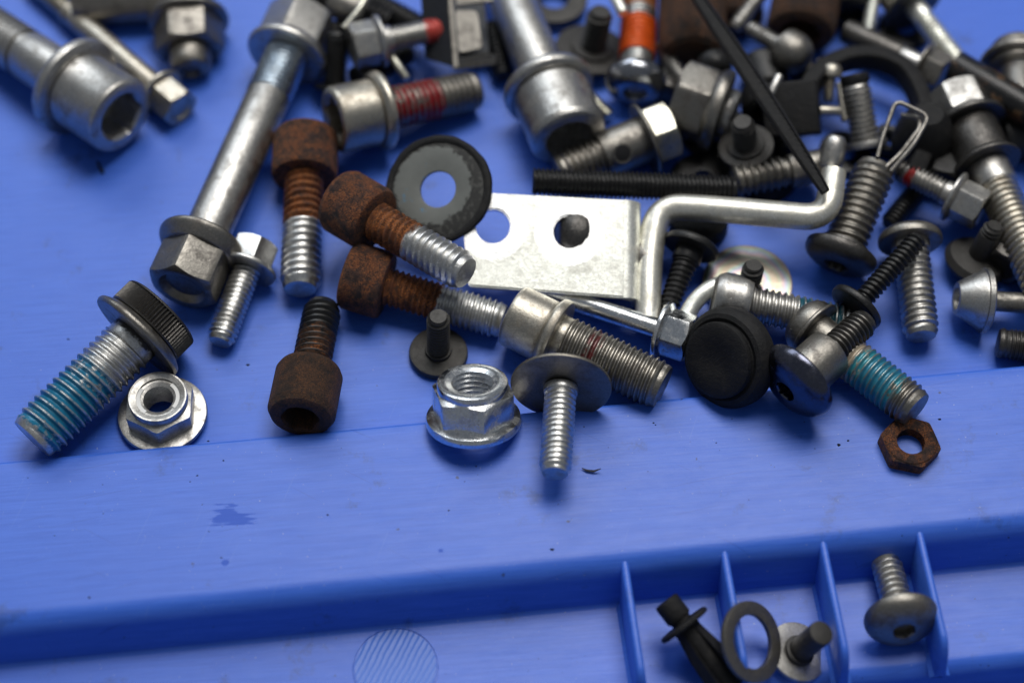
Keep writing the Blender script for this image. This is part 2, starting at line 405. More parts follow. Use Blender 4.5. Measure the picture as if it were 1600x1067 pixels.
# ------------------------------------------------------------------ the tray
H1 = 26.0                                       # height of the raised band over the upper floor (photo pixels)
ZL = -58.0                                      # lower floor
pL = P(0, 725, H1); pR = P(1600, 574, H1)
U = (pR-pL); U.z = 0; U.normalize(); Vv = Vector((-U.y, U.x, 0))     # along the band, and away from the lens
O = P(800, 649, H1); O.z = 0
def vof(p): return (p-O).dot(Vv)
def uof(p): return (p-O).dot(U)
v2 = .5*(vof(P(300, 925, H1))+vof(P(1200, 832, H1)))
v3 = vof(P(1400, 1038, ZL))
h1 = H1*K0; zl = ZL*K0; px = K0
def tray_material():
    m, nt, b = newmat('blue_plastic')
    tc = nt.nodes.new('ShaderNodeTexCoord'); mp = nt.nodes.new('ShaderNodeMapping')
    ang = math.atan2(U.y, U.x)
    mp.vector_type = 'TEXTURE'; mp.inputs['Rotation'].default_value = (0, 0, ang+R(-1.5)); mp.inputs['Scale'].default_value = (9, .42, 1)
    nt.links.new(tc.outputs['Object'], mp.inputs[0])
    st = noise(nt, mp.outputs[0], 7, 5, .75)
    mp2 = nt.nodes.new('ShaderNodeMapping'); mp2.vector_type = 'TEXTURE'; mp2.inputs['Rotation'].default_value = (0, 0, ang); mp2.inputs['Scale'].default_value = (3, .9, 1)
    nt.links.new(tc.outputs['Object'], mp2.inputs[0]); st2 = noise(nt, mp2.outputs[0], 3.5, 6, .7)
    big = noise(nt, tc.outputs['Object'], .35, 3, .5)
    c = mixc(nt, ramp(nt, st, .3, .7), (.030,.118,.58), (.048,.155,.68))
    c = mixc(nt, mathn(nt, 'MULTIPLY', ramp(nt, big, .4, .65), .35), c, (.042,.135,.62))
    # grime smudges and dots
    sm = noise(nt, tc.outputs['Object'], .9, 7, .72); dots = noise(nt, tc.outputs['Object'], 5.2, 2, .5)
    c = mixc(nt, mathn(nt, 'MULTIPLY', ramp(nt, sm, .575, .70), .40), c, (.02,.035,.10))
    c = mixc(nt, mathn(nt, 'MULTIPLY', ramp(nt, dots, .755, .775), .75), c, (.02,.03,.07))
    for rz, th_ in ((.25, .735), (1.25, .76), (-.5, .75)):
        m3 = nt.nodes.new('ShaderNodeMapping'); m3.vector_type = 'TEXTURE'; m3.inputs['Rotation'].default_value = (0, 0, rz); m3.inputs['Scale'].default_value = (2.6, .07, 1); m3.inputs['Location'].default_value = (rz*3, rz, 0)
        nt.links.new(tc.outputs['Object'], m3.inputs[0]); sc_ = ramp(nt, noise(nt, m3.outputs[0], 1.5, 1, .4), th_, th_+.03)
        c = mixc(nt, mathn(nt, 'MULTIPLY', sc_, .28), c, (.12, .22, .64) if rz > 0.5 else (.015, .06, .34))
    dust = noise(nt, tc.outputs['Object'], 14, 2, .5)
    c = mixc(nt, mathn(nt, 'MULTIPLY', ramp(nt, dust, .735, .76), .6), c, (.30, .36, .60))
    # rubbed places where the satin skin is gone
    warp = nt.nodes.new('ShaderNodeTexNoise'); warp.inputs['Scale'].default_value = 3.2; warp.inputs['Detail'].default_value = 6
    nt.links.new(mp2.outputs[0], warp.inputs['Vector'])
    rough = mixf(nt, st2, .34, .50)
    tot = None
    for (x, y, z, rx, ry) in ((358, 806, H1, 30, 17), (352, 880, H1, 4, 4), (688, 860, H1, 5, 4), (190, 530, 0, 26, 22)):
        p = P(x, y, z)
        sb = nt.nodes.new('ShaderNodeVectorMath'); sb.operation = 'SUBTRACT'; nt.links.new(tc.outputs['Object'], sb.inputs[0]); sb.inputs[1].default_value = p
        ml = nt.nodes.new('ShaderNodeVectorMath'); ml.operation = 'MULTIPLY'; nt.links.new(sb.outputs[0], ml.inputs[0]); ml.inputs[1].default_value = (1/(rx*K0), 1/(ry*K0), 0)
        ln = nt.nodes.new('ShaderNodeVectorMath'); ln.operation = 'LENGTH'; nt.links.new(ml.outputs[0], ln.inputs[0])
        d = mathn(nt, 'ADD', ln.outputs['Value'], mathn(nt, 'MULTIPLY', mathn(nt, 'ADD', mathn(nt, 'MULTIPLY', mathn(nt, 'SUBTRACT', warp.outputs['Fac'], .5), 3.6), mathn(nt, 'MULTIPLY', mathn(nt, 'SUBTRACT', st, .5), 2.2)), 1.0))
        f = mathn(nt, 'SUBTRACT', 1.0, ramp(nt, d, .80, .95))
        tot = f if tot is None else mathn(nt, 'MAXIMUM', tot, f)
    c = mixc(nt, mathn(nt, 'MULTIPLY', tot, .75), c, (.012,.075,.50)); rough = mixf(nt, tot, rough, .6)
    nt.links.new(c, b.inputs['Base Color']); nt.links.new(rough, b.inputs['Roughness'])
    b.inputs['Specular IOR Level'].default_value = .45
    b.inputs['Subsurface Weight'].default_value = .06; b.inputs['Subsurface Radius'].default_value = (.1,.15,.4); b.inputs['Subsurface Scale'].default_value = .3
    bn = nt.nodes.new('ShaderNodeBump'); bn.inputs['Strength'].default_value = .22; bn.inputs['Distance'].default_value = .02
    hh = mathn(nt, 'ADD', st, mathn(nt, 'MULTIPLY', st2, .6))
    nt.links.new(hh, bn.inputs['Height']); nt.links.new(bn.outputs[0], b.inputs['Normal'])
    return m
TRAY = tray_material()
def arc(cx, cz, r, a0, a1, n=8): return [(cx+r*math.cos(R(a0+(a1-a0)*i/n)), cz+r*math.sin(R(a0+(a1-a0)*i/n))) for i in range(n+1)]
prof = [(90, 0), (30, 0), (8, 0), (2.0, 0)]
prof += arc(12*px, 5*px, 5*px, 270, 180, 4)
prof += [(6*px, h1-10*px)] + arc(-2*px, h1-9.5*px, 8*px, 5, 84, 6)
for s in (20, 45, 75, 110): prof.append((-s*px, h1-1.5*px+1.5*px*min(1, s/110)))
prof += [(v2*.5, h1)]
prof += arc(v2, h1-34*px, 34*px, 90, 172, 12)
wb = v2-34*px-12*px
prof += arc(wb-8*px+0*px, zl+8*px, 8*px, 0, -90, 5)
prof += [(wb-40*px, zl), ((v3+wb)/2, zl)]
prof += arc(v3+6*px, zl-26*px, 26*px, 90, 165, 8)
prof += [(v3-26*px, zl-80*px), (v3-60*px, zl-86*px), (-40, zl-90*px)]
us = [-90, -40] + [i for i in range(-20, 21, 2)] + [40, 90]
V = []; F = []
for u in us:
    for v, z in prof: V.append(O+U*u+Vv*v+Vector((0, 0, z-O.z)))
n = len(prof)
for i in range(len(us)-1):
    for j in range(n-1): F.append((i*n+j, i*n+j+1, (i+1)*n+j+1, (i+1)*n+j))
tray = build('tray', V, F, TRAY, ang=50)
if tray.data.polygons[0].normal.z < 0: tray.data.flip_normals()
tray['kind'] = 'structure'; tray['label'] = 'blue brushed plastic tray with a raised band'
vend = vof(P(1500, 1052, ZL+4))
for x, y in ((976, 872), (1132, 856), (1286, 839), (1436, 820)):
    u0 = uof(P(x, y, H1))
    pr = [(v2+6*px, h1-4*px), (v2-30*px, h1-6*px)]
    ye = vend+34*px
    pr += [(v2+(ye-v2)*t, h1-6*px-6*px*t) for t in (.3, .6)] 
    for i in range(9):
        a = R(90*i/8); pr.append((ye-(vend-ye)*-1*math.sin(a)*1.0, zl+(h1-12*px-zl)*math.cos(a)))
    V = []; F = []
    wt, wbm = 5.6*px, 11.0*px
    cols = []
    for v, z in pr:
        z = max(z, zl+.01)
        for s, dz, wd in ((-1, None, wbm+4*px), (-1, -900, wbm-2.5*px), (-1, -3.6*px, wt), (-.72, -1*px, wt), (-.3, 0, wt), (.3, 0, wt), (.72, -1*px, wt), (1, -3.6*px, wt), (1, -900, wbm-2.5*px), (1, None, wbm+4*px)):
            zz = zl-1*px if dz is None else (zl+3.5*px if dz == -900 and z > zl+8*px else max(z+max(dz, -4*px), zl-3*px))
            V.append(O+U*(u0+s*wd)+Vv*v+Vector((0, 0, zz)))
    q = len(pr)
    for i in range(q-1):
        for j in range(9): F.append((i*10+j, i*10+j+1, (i+1)*10+j+1, (i+1)*10+j))
    F.append(tuple(range(10))); F.append(tuple((q-1)*10+j for j in range(9, -1, -1)))
    build('divider_rib', V, F, TRAY, tray, ang=40)
# the round ejector mark with machining lines
def mark_material():
    m, nt, b = newmat('machined_plastic')
    tc = nt.nodes.new('ShaderNodeTexCoord'); w = nt.nodes.new('ShaderNodeTexWave'); w.inputs['Scale'].default_value = 2.9
    w.inputs['Distortion'].default_value = 2.5; w.inputs['Detail'].default_value = 3; w.inputs['Detail Scale'].default_value = .8
    mp = nt.nodes.new('ShaderNodeMapping'); mp.inputs['Rotation'].default_value = (0, 0, R(24)); nt.links.new(tc.outputs['Object'], mp.inputs[0]); nt.links.new(mp.outputs[0], w.inputs['Vector'])
    c = mixc(nt, w.outputs['Fac'], (.048,.150,.60), (.066,.178,.64)); nt.links.new(c, b.inputs['Base Color']); b.inputs['Roughness'].default_value = .42
    bn = nt.nodes.new('ShaderNodeBump'); bn.inputs['Strength'].default_value = .35; bn.inputs['Distance'].default_value = .03
    nt.links.new(w.outputs['Fac'], bn.inputs['Height']); nt.links.new(bn.outputs[0], b.inputs['Normal']); return m
c0 = P(618, 1042, ZL); rr = 67*kat(c0)
V, F = lathe_data(lambda th: [(.012, 0), (.012, rr*.955), (-.01, rr*.965), (-.01, rr*.975), (.022, rr*.985), (.02, rr), (-.02, rr*1.01)], 72)
mk = build('ejector_mark', V, F, mark_material(), tray); mk.location = c0

# ------------------------------------------------------------------ left part of the heap
screw('socket_bolt', 'big grey flanged socket bolt with knurled head, cut by the top left corner', 'bolt',
      (190, 183, 80), (-100, -8, 46), [
      ('head', 'cap', 0, .215, 63, dict(s=37, d=52, knurl=.02, c=4)), ('flange', 'flange', .215, .262, 82, dict(ri=70, edge=.8)),
      ('shank', 'cyl', .26, .49, 41), ('neck', 'cyl', .48, .52, 38), ('thread', 'thread', .51, 1, 41, dict(p=11))], 'satin', roll=12)
screw('long_bolt', 'long thin bolt behind the big grey socket bolt at top left, small flanged head', 'bolt',
      (284, 172, 30), (40, -38, 26), [
      ('head', 'hex', 0, .11, 32, dict(dish=.2)), ('flange', 'flange', .11, .135, 40, dict(edge=.6)), ('shank', 'cyl', .13, .70, 19),
      ('collar', 'cyl', .69, .72, 21), ('thread', 'thread', .72, 1, 18, dict(p=7))], 'champ', roll=5)
screw('steel_sleeve', 'wide plain grey steel sleeve lying along the top edge left of the capped nut', 'sleeve',
      (116, 2, 40), (330, -4, 40), [('tube', 'cyl', 0, 1, 38, dict(c=5))], 'steel')
screw('flange_bolt', 'grey flanged hexagon nut with a round end cap, right of the steel sleeve', 'nut',
      (298, 112, 30), (291, -60, 60), [
      ('end_cap', 'cap', 0, .20, 33, dict(s=14, d=6, sock='hex', c=7)), ('hex_body', 'hex', .17, .42, 54, dict(dish=.0)),
      ('flange', 'flange', .42, .48, 64, dict(edge=.8)), ('shank', 'cyl', .47, 1, 28)], 'steel', roll=2)
screw('two_flange_bolt', 'longest bolt, smooth silver shank between a dished flanged head and a flanged nut', 'bolt',
      (284, 452, 60), (487, 0, 66), [
      ('head', 'hex', 0, .105, 57, dict(dish=.22), 'steel'), ('head_flange', 'flange', .105, .150, 71, dict(ri=58, edge=.35), 'steel'), ('shank', 'cyl', .14, .645, 37),
      ('thread', 'thread', .64, .82, 38, dict(p=9), 'blued'),
      ('nut_flange', 'flangeb', .785, .825, 70, dict(ri=58, edge=.5)), ('nut', 'hexb', .82, .935, 60, dict(dish=.02))], 'satin', roll=26)
screw('zinc_flange_bolt', 'small pale zinc bolt beside the lower head of the longest bolt, tip down', 'bolt',
      (402, 378, 44), (343, 535, 24), [
      ('head', 'hex', .02, .24, 37, dict(dish=.1)), ('flange', 'flange', .225, .30, 47, dict(ri=33, edge=.5)), ('thread', 'thread', .29, 1, 22.5, dict(p=8.5))], 'zinc', roll=10)
screw('rusty_cap_screw', 'rusty socket cap screw with silver tip pointing straight at the viewer side, topmost rusty one', 'screw',
      (478, 210, 54), (469, 452, 34), [
      ('head', 'cap', 0, .29, 51, dict(s=26, d=35, c=6), 'rusthead'), ('thread', 'thread', .28, 1, 30.5, dict(p=12.5))], 'zinc', bands=[(-.2, .60, 'rust', 2)])
screw('rusty_cap_screw', 'rusty socket cap screw lying across the rubber-edged washer, silver tip on the plate', 'screw',
      (527, 310, 104), (728, 427, 128), [
      ('head', 'cap', 0, .31, 53, dict(s=26, d=35, c=8), 'rusthead'), ('thread', 'thread', .30, 1, 31, dict(p=11.5))], 'zinc', bands=[(-.2, .60, 'rust', 2)])
screw('rusty_cap_screw', 'rusty socket cap screw whose silver tip touches the head of the bright flanged socket bolt', 'screw',
      (541, 428, 54), (786, 502, 32), [
      ('head', 'cap', 0, .26, 54, dict(s=26, d=35, c=5), 'rusthead'), ('thread', 'thread', .25, 1, 30, dict(p=9.5))], 'zinc', bands=[(-.2, .60, 'rust', 2)])
screw('dark_cap_screw', 'dark brown socket cap screw with black thread, its socket facing the viewer', 'screw',
      (469, 655, 54), (505, 478, 32), [
      ('head', 'cap', 0, .42, 54, dict(s=27, d=40, c=9), 'darkrust'), ('thread', 'thread', .41, 1, 31.5, dict(p=11.5), None)], 'black', bands=[(.3, .75, 'darkrust', .55), (.3, .6, 'rust', .42)])
screw('knurled_bolt', 'thick bolt with black knurled head and teal thread lock, at the left edge', 'bolt',
      (254, 486, 84), (50, 686, 46), [
      ('head', 'cap', 0, .145, 69, dict(s=30, d=25, knurl=.06, c=2.5), 'dark'), ('flange', 'flange', .15, .215, 84, dict(ri=69, edge=.55), 'steel'),
      ('neck', 'cyl', .205, .29, 41), ('thread', 'thread', .285, 1, 44, dict(p=13))], 'zinc', roll=5, bands=[(.48, .97, TEAL, .54), (.62, .90, TEAL, .7), (-.1, .24, 'dark', 2)])
e = screw('flange_nut', 'flanged lock nut with a white ring in its bore, beside the teal-coated bolt', 'nut',
      (246, 619, 64), None, [
      ('hex_body', 'nut', .0, .88, 56, dict(hole=39, top=46, th=15, p=30)), ('thread', 'nut', .10, .9, 44, dict(hole=27, top=39, th=8, p=7)), ('flange', 'ring', .84, 1, 71, dict(ri=27, c=6)),
      ], 'satin', tilt=(33, 90), L=-60, roll=28)
for a0, a1 in ((95, 185), (-82, 5)):
    k = kat(P(246, 619, 64)); V = []; F = []
    for i in range(15):
        a = R(a0+(a1-a0)*i/14)
        for rr_, zz in ((28, 2), (36, 2), (36, 7), (28, 7)): V.append((rr_*k*math.cos(a), rr_*k*math.sin(a), zz*k+3*k))
    for i in range(14):
        for j in range(4): F.append((i*4+j, i*4+(j+1) % 4, (i+1)*4+(j+1) % 4, (i+1)*4+j))
    F += [(0, 1, 2, 3), (59, 58, 57, 56)]
    m, nt, b = newmat('white_nylon'); b.inputs['Base Color'].default_value = (.75, .75, .74, 1); b.inputs['Roughness'].default_value = .35
    build('lock_ring', V, F, m, e)
# ------------------------------------------------------------------ front row
screw('flat_head_screw', 'little dark grey screw standing on its round flat head with its thread pointing up', 'screw',
      (685, 556, 0), None, [
      ('head', 'cyl', 0, .13, 46, dict(c=5)), ('collar', 'cyl', .12, .19, 21), ('thread', 'thread', .17, 1, 18, dict(p=7.5))], 'matte', tilt=(33, 87), L=112)
screw('flange_nut', 'bright zinc flange nut tilted on the raised band, left of the washer screw', 'nut',
      (738, 595, 98), None, [
      ('hex_body', 'nut', .0, .82, 65, dict(hole=38, top=56, th=13, p=9)), ('flange', 'ring', .78, 1, 76, dict(ri=34, c=7))], 'bright', tilt=(60, 91), L=-80, roll=14)
screw('washer_screw', 'silver screw through a big thin washer, its thread pointing towards the viewer', 'screw',
      (878, 585, 80), None, [
      ('head', 'dome', 0, .10, 45, dict(s=16, d=10)), ('washer', 'ring', .10, .135, 79, dict(ri=20, c=2), 'ringsteel'), ('collar', 'cyl', .13, .20, 27), ('thread', 'thread', .17, 1, 25, dict(p=9.5))], 'zinc', tilt=(58, 265), L=176)
for ch in bpy.data.objects['washer_screw'].children:
    if ch.name.startswith('washer'):
        z_ = .115*176*kat(P(878, 585, 80)); M_ = Matrix.Translation((0, 0, z_)) @ Matrix.Rotation(R(-7), 4, 'X') @ Matrix.Translation((0, 0, -z_)); ch.data.transform(M_)
screw('socket_bolt', 'bright flanged socket bolt with thick thread lying between the plate and the washer screw', 'bolt',
      (800, 492, 60), (1036, 605, 46), [
      ('head', 'cap', 0, .24, 50, dict(s=27, d=30, c=4)), ('flange', 'flange', .24, .31, 60, dict(ri=52, edge=.7)), ('neck', 'cyl', .30, .37, 36), ('thread', 'thread', .36, 1, 39, dict(p=10))], 'champ', bands=[(.36, 1.1, 'steel', 2), (.50, .58, (.10, .02, .02), .5)])
# ------------------------------------------------------------------ rusty nut, blue-striped bolt and their neighbours
screw('rusty_nut', 'rusty hexagon nut lying flat under the tip of the teal-striped bolt', 'nut',
      (1424, 688, 50), None, [('hex_body', 'nut', 0, 1, 47, dict(hole=25, top=41, th=1.5, p=9))], 'rusthead', tilt=(32, 84), L=-32, roll=14)
screw('striped_bolt', 'bolt with teal and tan striped thread, its dark tip above the rusty nut', 'bolt',
      (1247, 496, 60), (1432, 640, 66), [
      ('head', 'dome', 0, .14, 46, dict(s=0)), ('flange', 'flange', .10, .16, 50, dict(ri=34)), ('neck', 'cyl', .15, .3, 30), ('thread', 'thread', .28, 1, 34, dict(p=10))], 'steel', bands=[(.30, .60, TAN, .66), (.52, .86, (.03, .24, .30), .58), (.6, .8, (.03, .20, .30), .8)])
screw('button_bolt', 'large dark domed button bolt with a thick collar, right of the rubber plug', 'bolt',
      (1224, 614, 92), (1354, 500, 92), [
      ('head', 'dome', .02, .20, 67, dict(s=16, d=20, rim=.14, flat=.3), 'tray_tinted'), ('collar', 'cyl', .19, .56, 40, dict(c=7), 'steel'), ('thread', 'thread', .54, 1, 25, dict(p=8.5))], 'dark')
screw('rubber_plug', 'black ribbed rubber plug with a worn flat face, in front of the rainbow washer', 'plug',
      (1118, 564, 92), None, [
      ('body', 'knob', 0, 1, 1, dict(pts=[(.05, 0), (.04, 20), (.0, 34), (.0, 54), (.03, 60), (.12, 61), (.20, 58), (.22, 60), (.19, 66), (.22, 73), (.32, 79), (.42, 81), (.60, 80), (.72, 74), (.80, 64), (1, 50), (1, 0)]))], 'rubber', tilt=(42, 192), L=-80)
# ------------------------------------------------------------------ middle: washer, plate, rod
e = screw('rubber_washer', 'grey washer with a ragged black rubber rim, leaning on the bright plate', 'washer',
      (683, 295, 112), None, [('disc', 'ring', .2, .8, 80, dict(ri=29, c=1.5), None), ('rubber_rim', 'ring', 0, 1, 87, dict(ri=74, c=5, wob=.008), 'rubber')], 'steel', tilt=(17, 150), L=-14)
for ch in e.children:
    if ch.name.startswith('disc'):
        m, nt, b = newmat('grey_coat'); o_, vec = coords(nt)
        nn = noise(nt, vec, 4, 5); c = mixc(nt, ramp(nt, noise(nt, vec, 2.2, 5), .62, .70), mixc(nt, nn, (.12,.128,.12), (.18,.188,.178)), (.06,.22,.38))
        
        sb = nt.nodes.new('ShaderNodeVectorMath'); sb.operation = 'DISTANCE'; nt.links.new(o_, sb.inputs[0]); sb.inputs[1].default_value = (-9*K0, -7*K0, 0)
        dd = mathn(nt, 'ADD', sb.outputs['Value'], mathn(nt, 'MULTIPLY', mathn(nt, 'SUBTRACT', noise(nt, vec, 6.5, 6, .72), .5), .42)); f = ramp(nt, dd, 61*K0, 65*K0)
        gr = mathn(nt, 'MULTIPLY', ramp(nt, noise(nt, vec, 9, 4), .5, .62), .5)
        c = mixc(nt, f, c, mixc(nt, gr, (.022,.022,.021), (.09,.09,.083)))
        finish(nt, b, c, .1, mixf(nt, f, .45, .6), nn, .1); ch.data.materials[0] = m
# plate with two holes, welded bent rod
def mk_plate():
    c = P(868, 380, 84); k = kat(c); n = axis(14, 96)
    e = empty('bracket_plate', 'pale zinc plate with two holes and a bent rod welded to its end', 'bracket', c, n)
    M3 = e.rotation_euler.to_matrix(); MI = M3.inverted()
    def loc(x, y, z=0):         # plate coordinates in photo pixels around (868, 380)
        return Vector((x*k, -y*k/math.cos(R(14)), z*k))
    corners = [(-150, -84), (110, -68), (107, 86), (-136, 66)]
    # outline with rounded right corners, then the fold
    def rounded(pts, r):
        cc = [Vector((p[0], p[1], 0)) for p in pts]; out = []
        m = len(cc)
        for i in range(m):
            p = cc[i]; a = cc[i-1]-p; b = cc[(i+1) % m]-p; rr_ = r[i]
            p0 = p+a.normalized()*rr_; p2 = p+b.normalized()*rr_
            for s in range(7):
                t = s/6; q = p0*(1-t)**2+p*2*t*(1-t)+p2*t*t; out.append((q.x, q.y))
        return out
    out = rounded(corners, [6, 2, 2, 6])
    holes = [(-98, -28, 27), (22, -18, 25.5)]
    bm = bmesh.new()
    def loop(pts, z): 
        vs = [bm.verts.new(loc(x, y, z)) for x, y in pts]
        return vs, [bm.edges.new((vs[i], vs[(i+1) % len(vs)])) for i in range(len(vs))]
    th = 15
    edges = []; loops = []
    for z in (0, -th):
        es = []
        o_, e1 = loop(out, z); es += e1; L_ = [o_]
        for hx, hy, hr in holes:
            h, e2 = loop([(hx+hr*math.cos(2*math.pi*i/40), hy+hr*math.sin(2*math.pi*i/40)) for i in range(40)], z); es += e2; L_.append(h)
        bmesh.ops.triangle_fill(bm, edges=es, use_beauty=True); loops.append(L_)
    for a, b in zip(*loops):
        for i in range(len(a)):
            j = (i+1) % len(a); bm.faces.new((a[i], a[j], b[j], b[i]))
    bmesh.ops.recalc_face_normals(bm, faces=bm.faces)
    be = [x for x in bm.edges if len(x.link_faces) == 2 and x.calc_face_angle(0) > R(60)]
    bmesh.ops.bevel(bm, geom=be, offset=2.5*k, segments=2, affect='EDGES')
    bm.verts.index_update(); V = [v.co.copy() for v in bm.verts]; F = [tuple(v.index for v in f.verts) for f in bm.faces]; bm.free()
    m, nt, b_ = newmat('plate_metal')
    tc = nt.nodes.new('ShaderNodeTexCoord'); o2, vec = coords(nt); cc_, me_, ro_, hh_, bu_ = surf(nt, 'plate', vec)
    for hx, hy, hr in holes:
        sb = nt.nodes.new('ShaderNodeVectorMath'); sb.operation = 'DISTANCE'; nt.links.new(tc.outputs['Object'], sb.inputs[0]); sb.inputs[1].default_value = loc(hx, hy, 0)
        d = mathn(nt, 'ADD', sb.outputs['Value'], mathn(nt, 'MULTIPLY', mathn(nt, 'SUBTRACT', noise(nt, vec, 5, 3), .5), .12))
        f = mathn(nt, 'SUBTRACT', 1.0, ramp(nt, d, 53*k, 57*k))
        cc_ = mixc(nt, f, cc_, (.98, .98, .97)); ro_ = mixf(nt, f, ro_, .33); me_ = mixf(nt, f, me_, .95)
    finish(nt, b_, cc_, me_, ro_, hh_, bu_)
    build('plate', V, F, m, e, ang=35)
    # fold: a quarter bend running down behind the right edge
    V = []; F = []; nn = 9
    prf = [(108+27*math.sin(R(90*i/nn)), -(27-27*math.cos(R(90*i/nn)))) for i in range(nn+1)]+[(136, -62)]
    prin = [(108+12*math.sin(R(90*i/nn)), -14-(12-12*math.cos(R(90*i/nn)))) for i in range(nn+1)]+[(121, -62)]
    for s, yy in ((0, -68), (1, 86)):
        for x, z in prf+prin[::-1]: V.append(loc(x-(3 if s else 0), yy, z-.2))
    m2 = len(prf)*2
    for i in range(m2): F.append((i, (i+1) % m2, m2+(i+1) % m2, m2+i))
    for i in range(len(prf)-1):
        F.append((i, i+1, m2-2-i, m2-1-i)); F.append((m2+i, m2+m2-1-i, m2+m2-2-i, m2+i+1))
    build('folded_end', V, F, m, e, ang=30)
    W = e.matrix_basis.inverted()
    pts = [P(1012, 510, 30), P(1014, 400, 56), P(1028, 322, 76), P(1120, 327, 90), P(1292, 342, 100), P(1303, 268, 118)]
    pts = fillet(pts, 52*k, 10); pts = [W @ p for p in pts]
    V, F = sweep(pts, [21*k*(.93 if i in (0, len(pts)-1) else 1) for i in range(len(pts))], 28)
    build('bent_rod', V, F, mat('cream'), e)
    wpts = [W @ P(1009, 370+8*i, 66-3*i) for i in range(11)]
    q = random.Random(3)
    V, F = sweep(wpts, [k*(6+15*math.sin(math.pi*i/10)+q.uniform(0, 3)) for i in range(11)], 12)
    build('weld_bead', V, F, mat('steel'), e)
    return e
bpy.context.view_layer.update()
mk_plate()
screw('dark_round_end', 'dark rounded bolt end seen through the right hole of the bright plate', 'bolt',
      (868, 368, 56), (1010, 376, 30), [('end', 'dome', 0, .3, 50, dict(s=0, rim=.3)), ('shank', 'cyl', .3, 1, 22)], 'dark')
screw('zinc_rod_bolt', 'bright smooth-shanked bolt under the plate edge, flanged hexagon head towards the rubber plug', 'bolt',
      (1080, 530, 46), (850, 455, 24), [
      ('head', 'hex', 0, .155, 38, dict(dish=.1)), ('flange', 'flange', .155, .20, 47, dict(ri=36, edge=.6)), ('shank', 'cyl', .19, 1, 16)], 'bright', roll=12)
screw('black_pan_screw', 'black screw with a thin wide head, just right of the welded rod', 'screw',
      (1084, 374, 60), (1040, 492, 28), [
      ('head', 'dome', 0, .14, 45, dict(s=15, d=8, rim=.35, flat=.4)), ('neck', 'cyl', .13, .3, 23), ('thread', 'thread', .28, 1, 20, dict(p=9, rt=.8))], 'black')
screw('steel_pin', 'short thin steel pin leaning between the black thin-headed screw and the hexagon head', 'pin',
      (1043, 478, 50), (1038, 530, 40), [('shaft', 'cyl', 0, 1, 7)], 'satin')
screw('rainbow_washer', 'large flat washer with a rainbow sheen and a tiny hole near its upper rim', 'washer',
      (1168, 440, 14), None, [('disc', 'ring', 0, 1, 70, dict(ri=9, c=2))], 'champ', tilt=(33, 90), L=-9)
def rainbow():
    m, nt, b = newmat('rainbow_zinc'); o, vec = coords(nt); c, me, r, h, bu = surf(nt, 'satin', vec)
    ln = nt.nodes.new('ShaderNodeVectorMath'); ln.operation = 'LENGTH'; nt.links.new(o, ln.inputs[0])
    x = mathn(nt, 'ADD', mathn(nt, 'MULTIPLY', ln.outputs['Value'], 2.6), mathn(nt, 'MULTIPLY', noise(nt, vec, 1.2, 2), 1.0))
    cr = nt.nodes.new('ShaderNodeValToRGB'); el = cr.color_ramp.elements; el[0].color = (.50,.36,.24,1); el[1].color = (.46,.40,.30,1); el[1].position = 1
    for p, q in ((.2, (.42,.46,.32,1)), (.4, (.50,.32,.34,1)), (.55, (.33,.36,.50,1)), (.7, (.34,.48,.38,1)), (.85, (.52,.38,.26,1))):
        z = el.new(p); z.color = q
    nt.links.new(mathn(nt, 'FRACT', x), cr.inputs[0]); c = mixc(nt, .75, c, cr.outputs[0]); finish(nt, b, c, mixf(nt, .5, me, 1.0), .34, h, bu); return m
for o in bpy.data.objects:
    if o.parent and o.parent.name == 'rainbow_washer': o.data.materials[0] = rainbow()
screw('upright_stud', 'dark stud standing on the rainbow washer with its flat end up', 'stud',
      (1166, 466, 26), (1178, 414, 100), [('collar', 'cyl', 0, .3, 24, dict(c=5)), ('neck', 'cyl', .28, .75, 15), ('thread', 'thread', .6, 1, 17, dict(p=7))], 'matte')
screw('teal_tip_bolt', 'steel bolt with faint teal on its thread, lying behind the rubber plug', 'bolt',
      (1112, 462, 56), (1330, 508, 40), [
      ('head', 'cap', 0, .28, 41, dict(s=0, c=10)), ('flange', 'flange', .0, .03, 30), ('thread', 'thread', .27, 1, 29, dict(p=10))], 'satin', bands=[(.6, .92, (.02,.10,.14), .75)])
k = kat(P(1100, 480, 40))
pts = fillet([P(1062, 520, 30), P(1082, 474, 44), P(1112, 448, 56), P(1150, 440, 50)], 40*k, 8)
o = empty('hook', 'bright curved steel hook beside the hexagon head of the smooth-shanked bolt', 'hook', pts[0])
V, F = sweep([p-pts[0] for p in pts], [14*k]*len(pts), 16); build('rod', V, F, mat('plate'), o)
# ------------------------------------------------------------------ upper middle
screw('red_socket_bolt', 'champagne socket bolt with dark red thread lock and its open socket facing left', 'bolt',
      (520, 188, 84), (744, 142, 34), [
      ('head', 'cap', 0, .28, 53, dict(s=36, d=50, sock='torx', c=4), 'champ'), ('flange', 'flange', .28, .35, 63, dict(ri=56, edge=.6), 'champ'), ('neck', 'cyl', .34, .42, 30), ('thread', 'thread', .41, 1, 34, dict(p=10))], 'steel', bands=[(.34, .72, RED, .53), (.60, .71, RED, .7)], roll=8)
screw('red_tip_bolt', 'small grey flange bolt with pale red tip, left of the dark spring clip', 'bolt',
      (549, 74, 96), (688, 46, 84), [
      ('head', 'hex', 0, .26, 36, dict(dish=.1)), ('flange', 'flange', .26, .34, 42, dict(ri=34, edge=.5)), ('neck', 'cyl', .33, .45, 22), ('thread', 'thread', .43, 1, 20, dict(p=7.5))], 'satin', bands=[(.82, 1.2, (.50, .075, .06), 2)], roll=5)
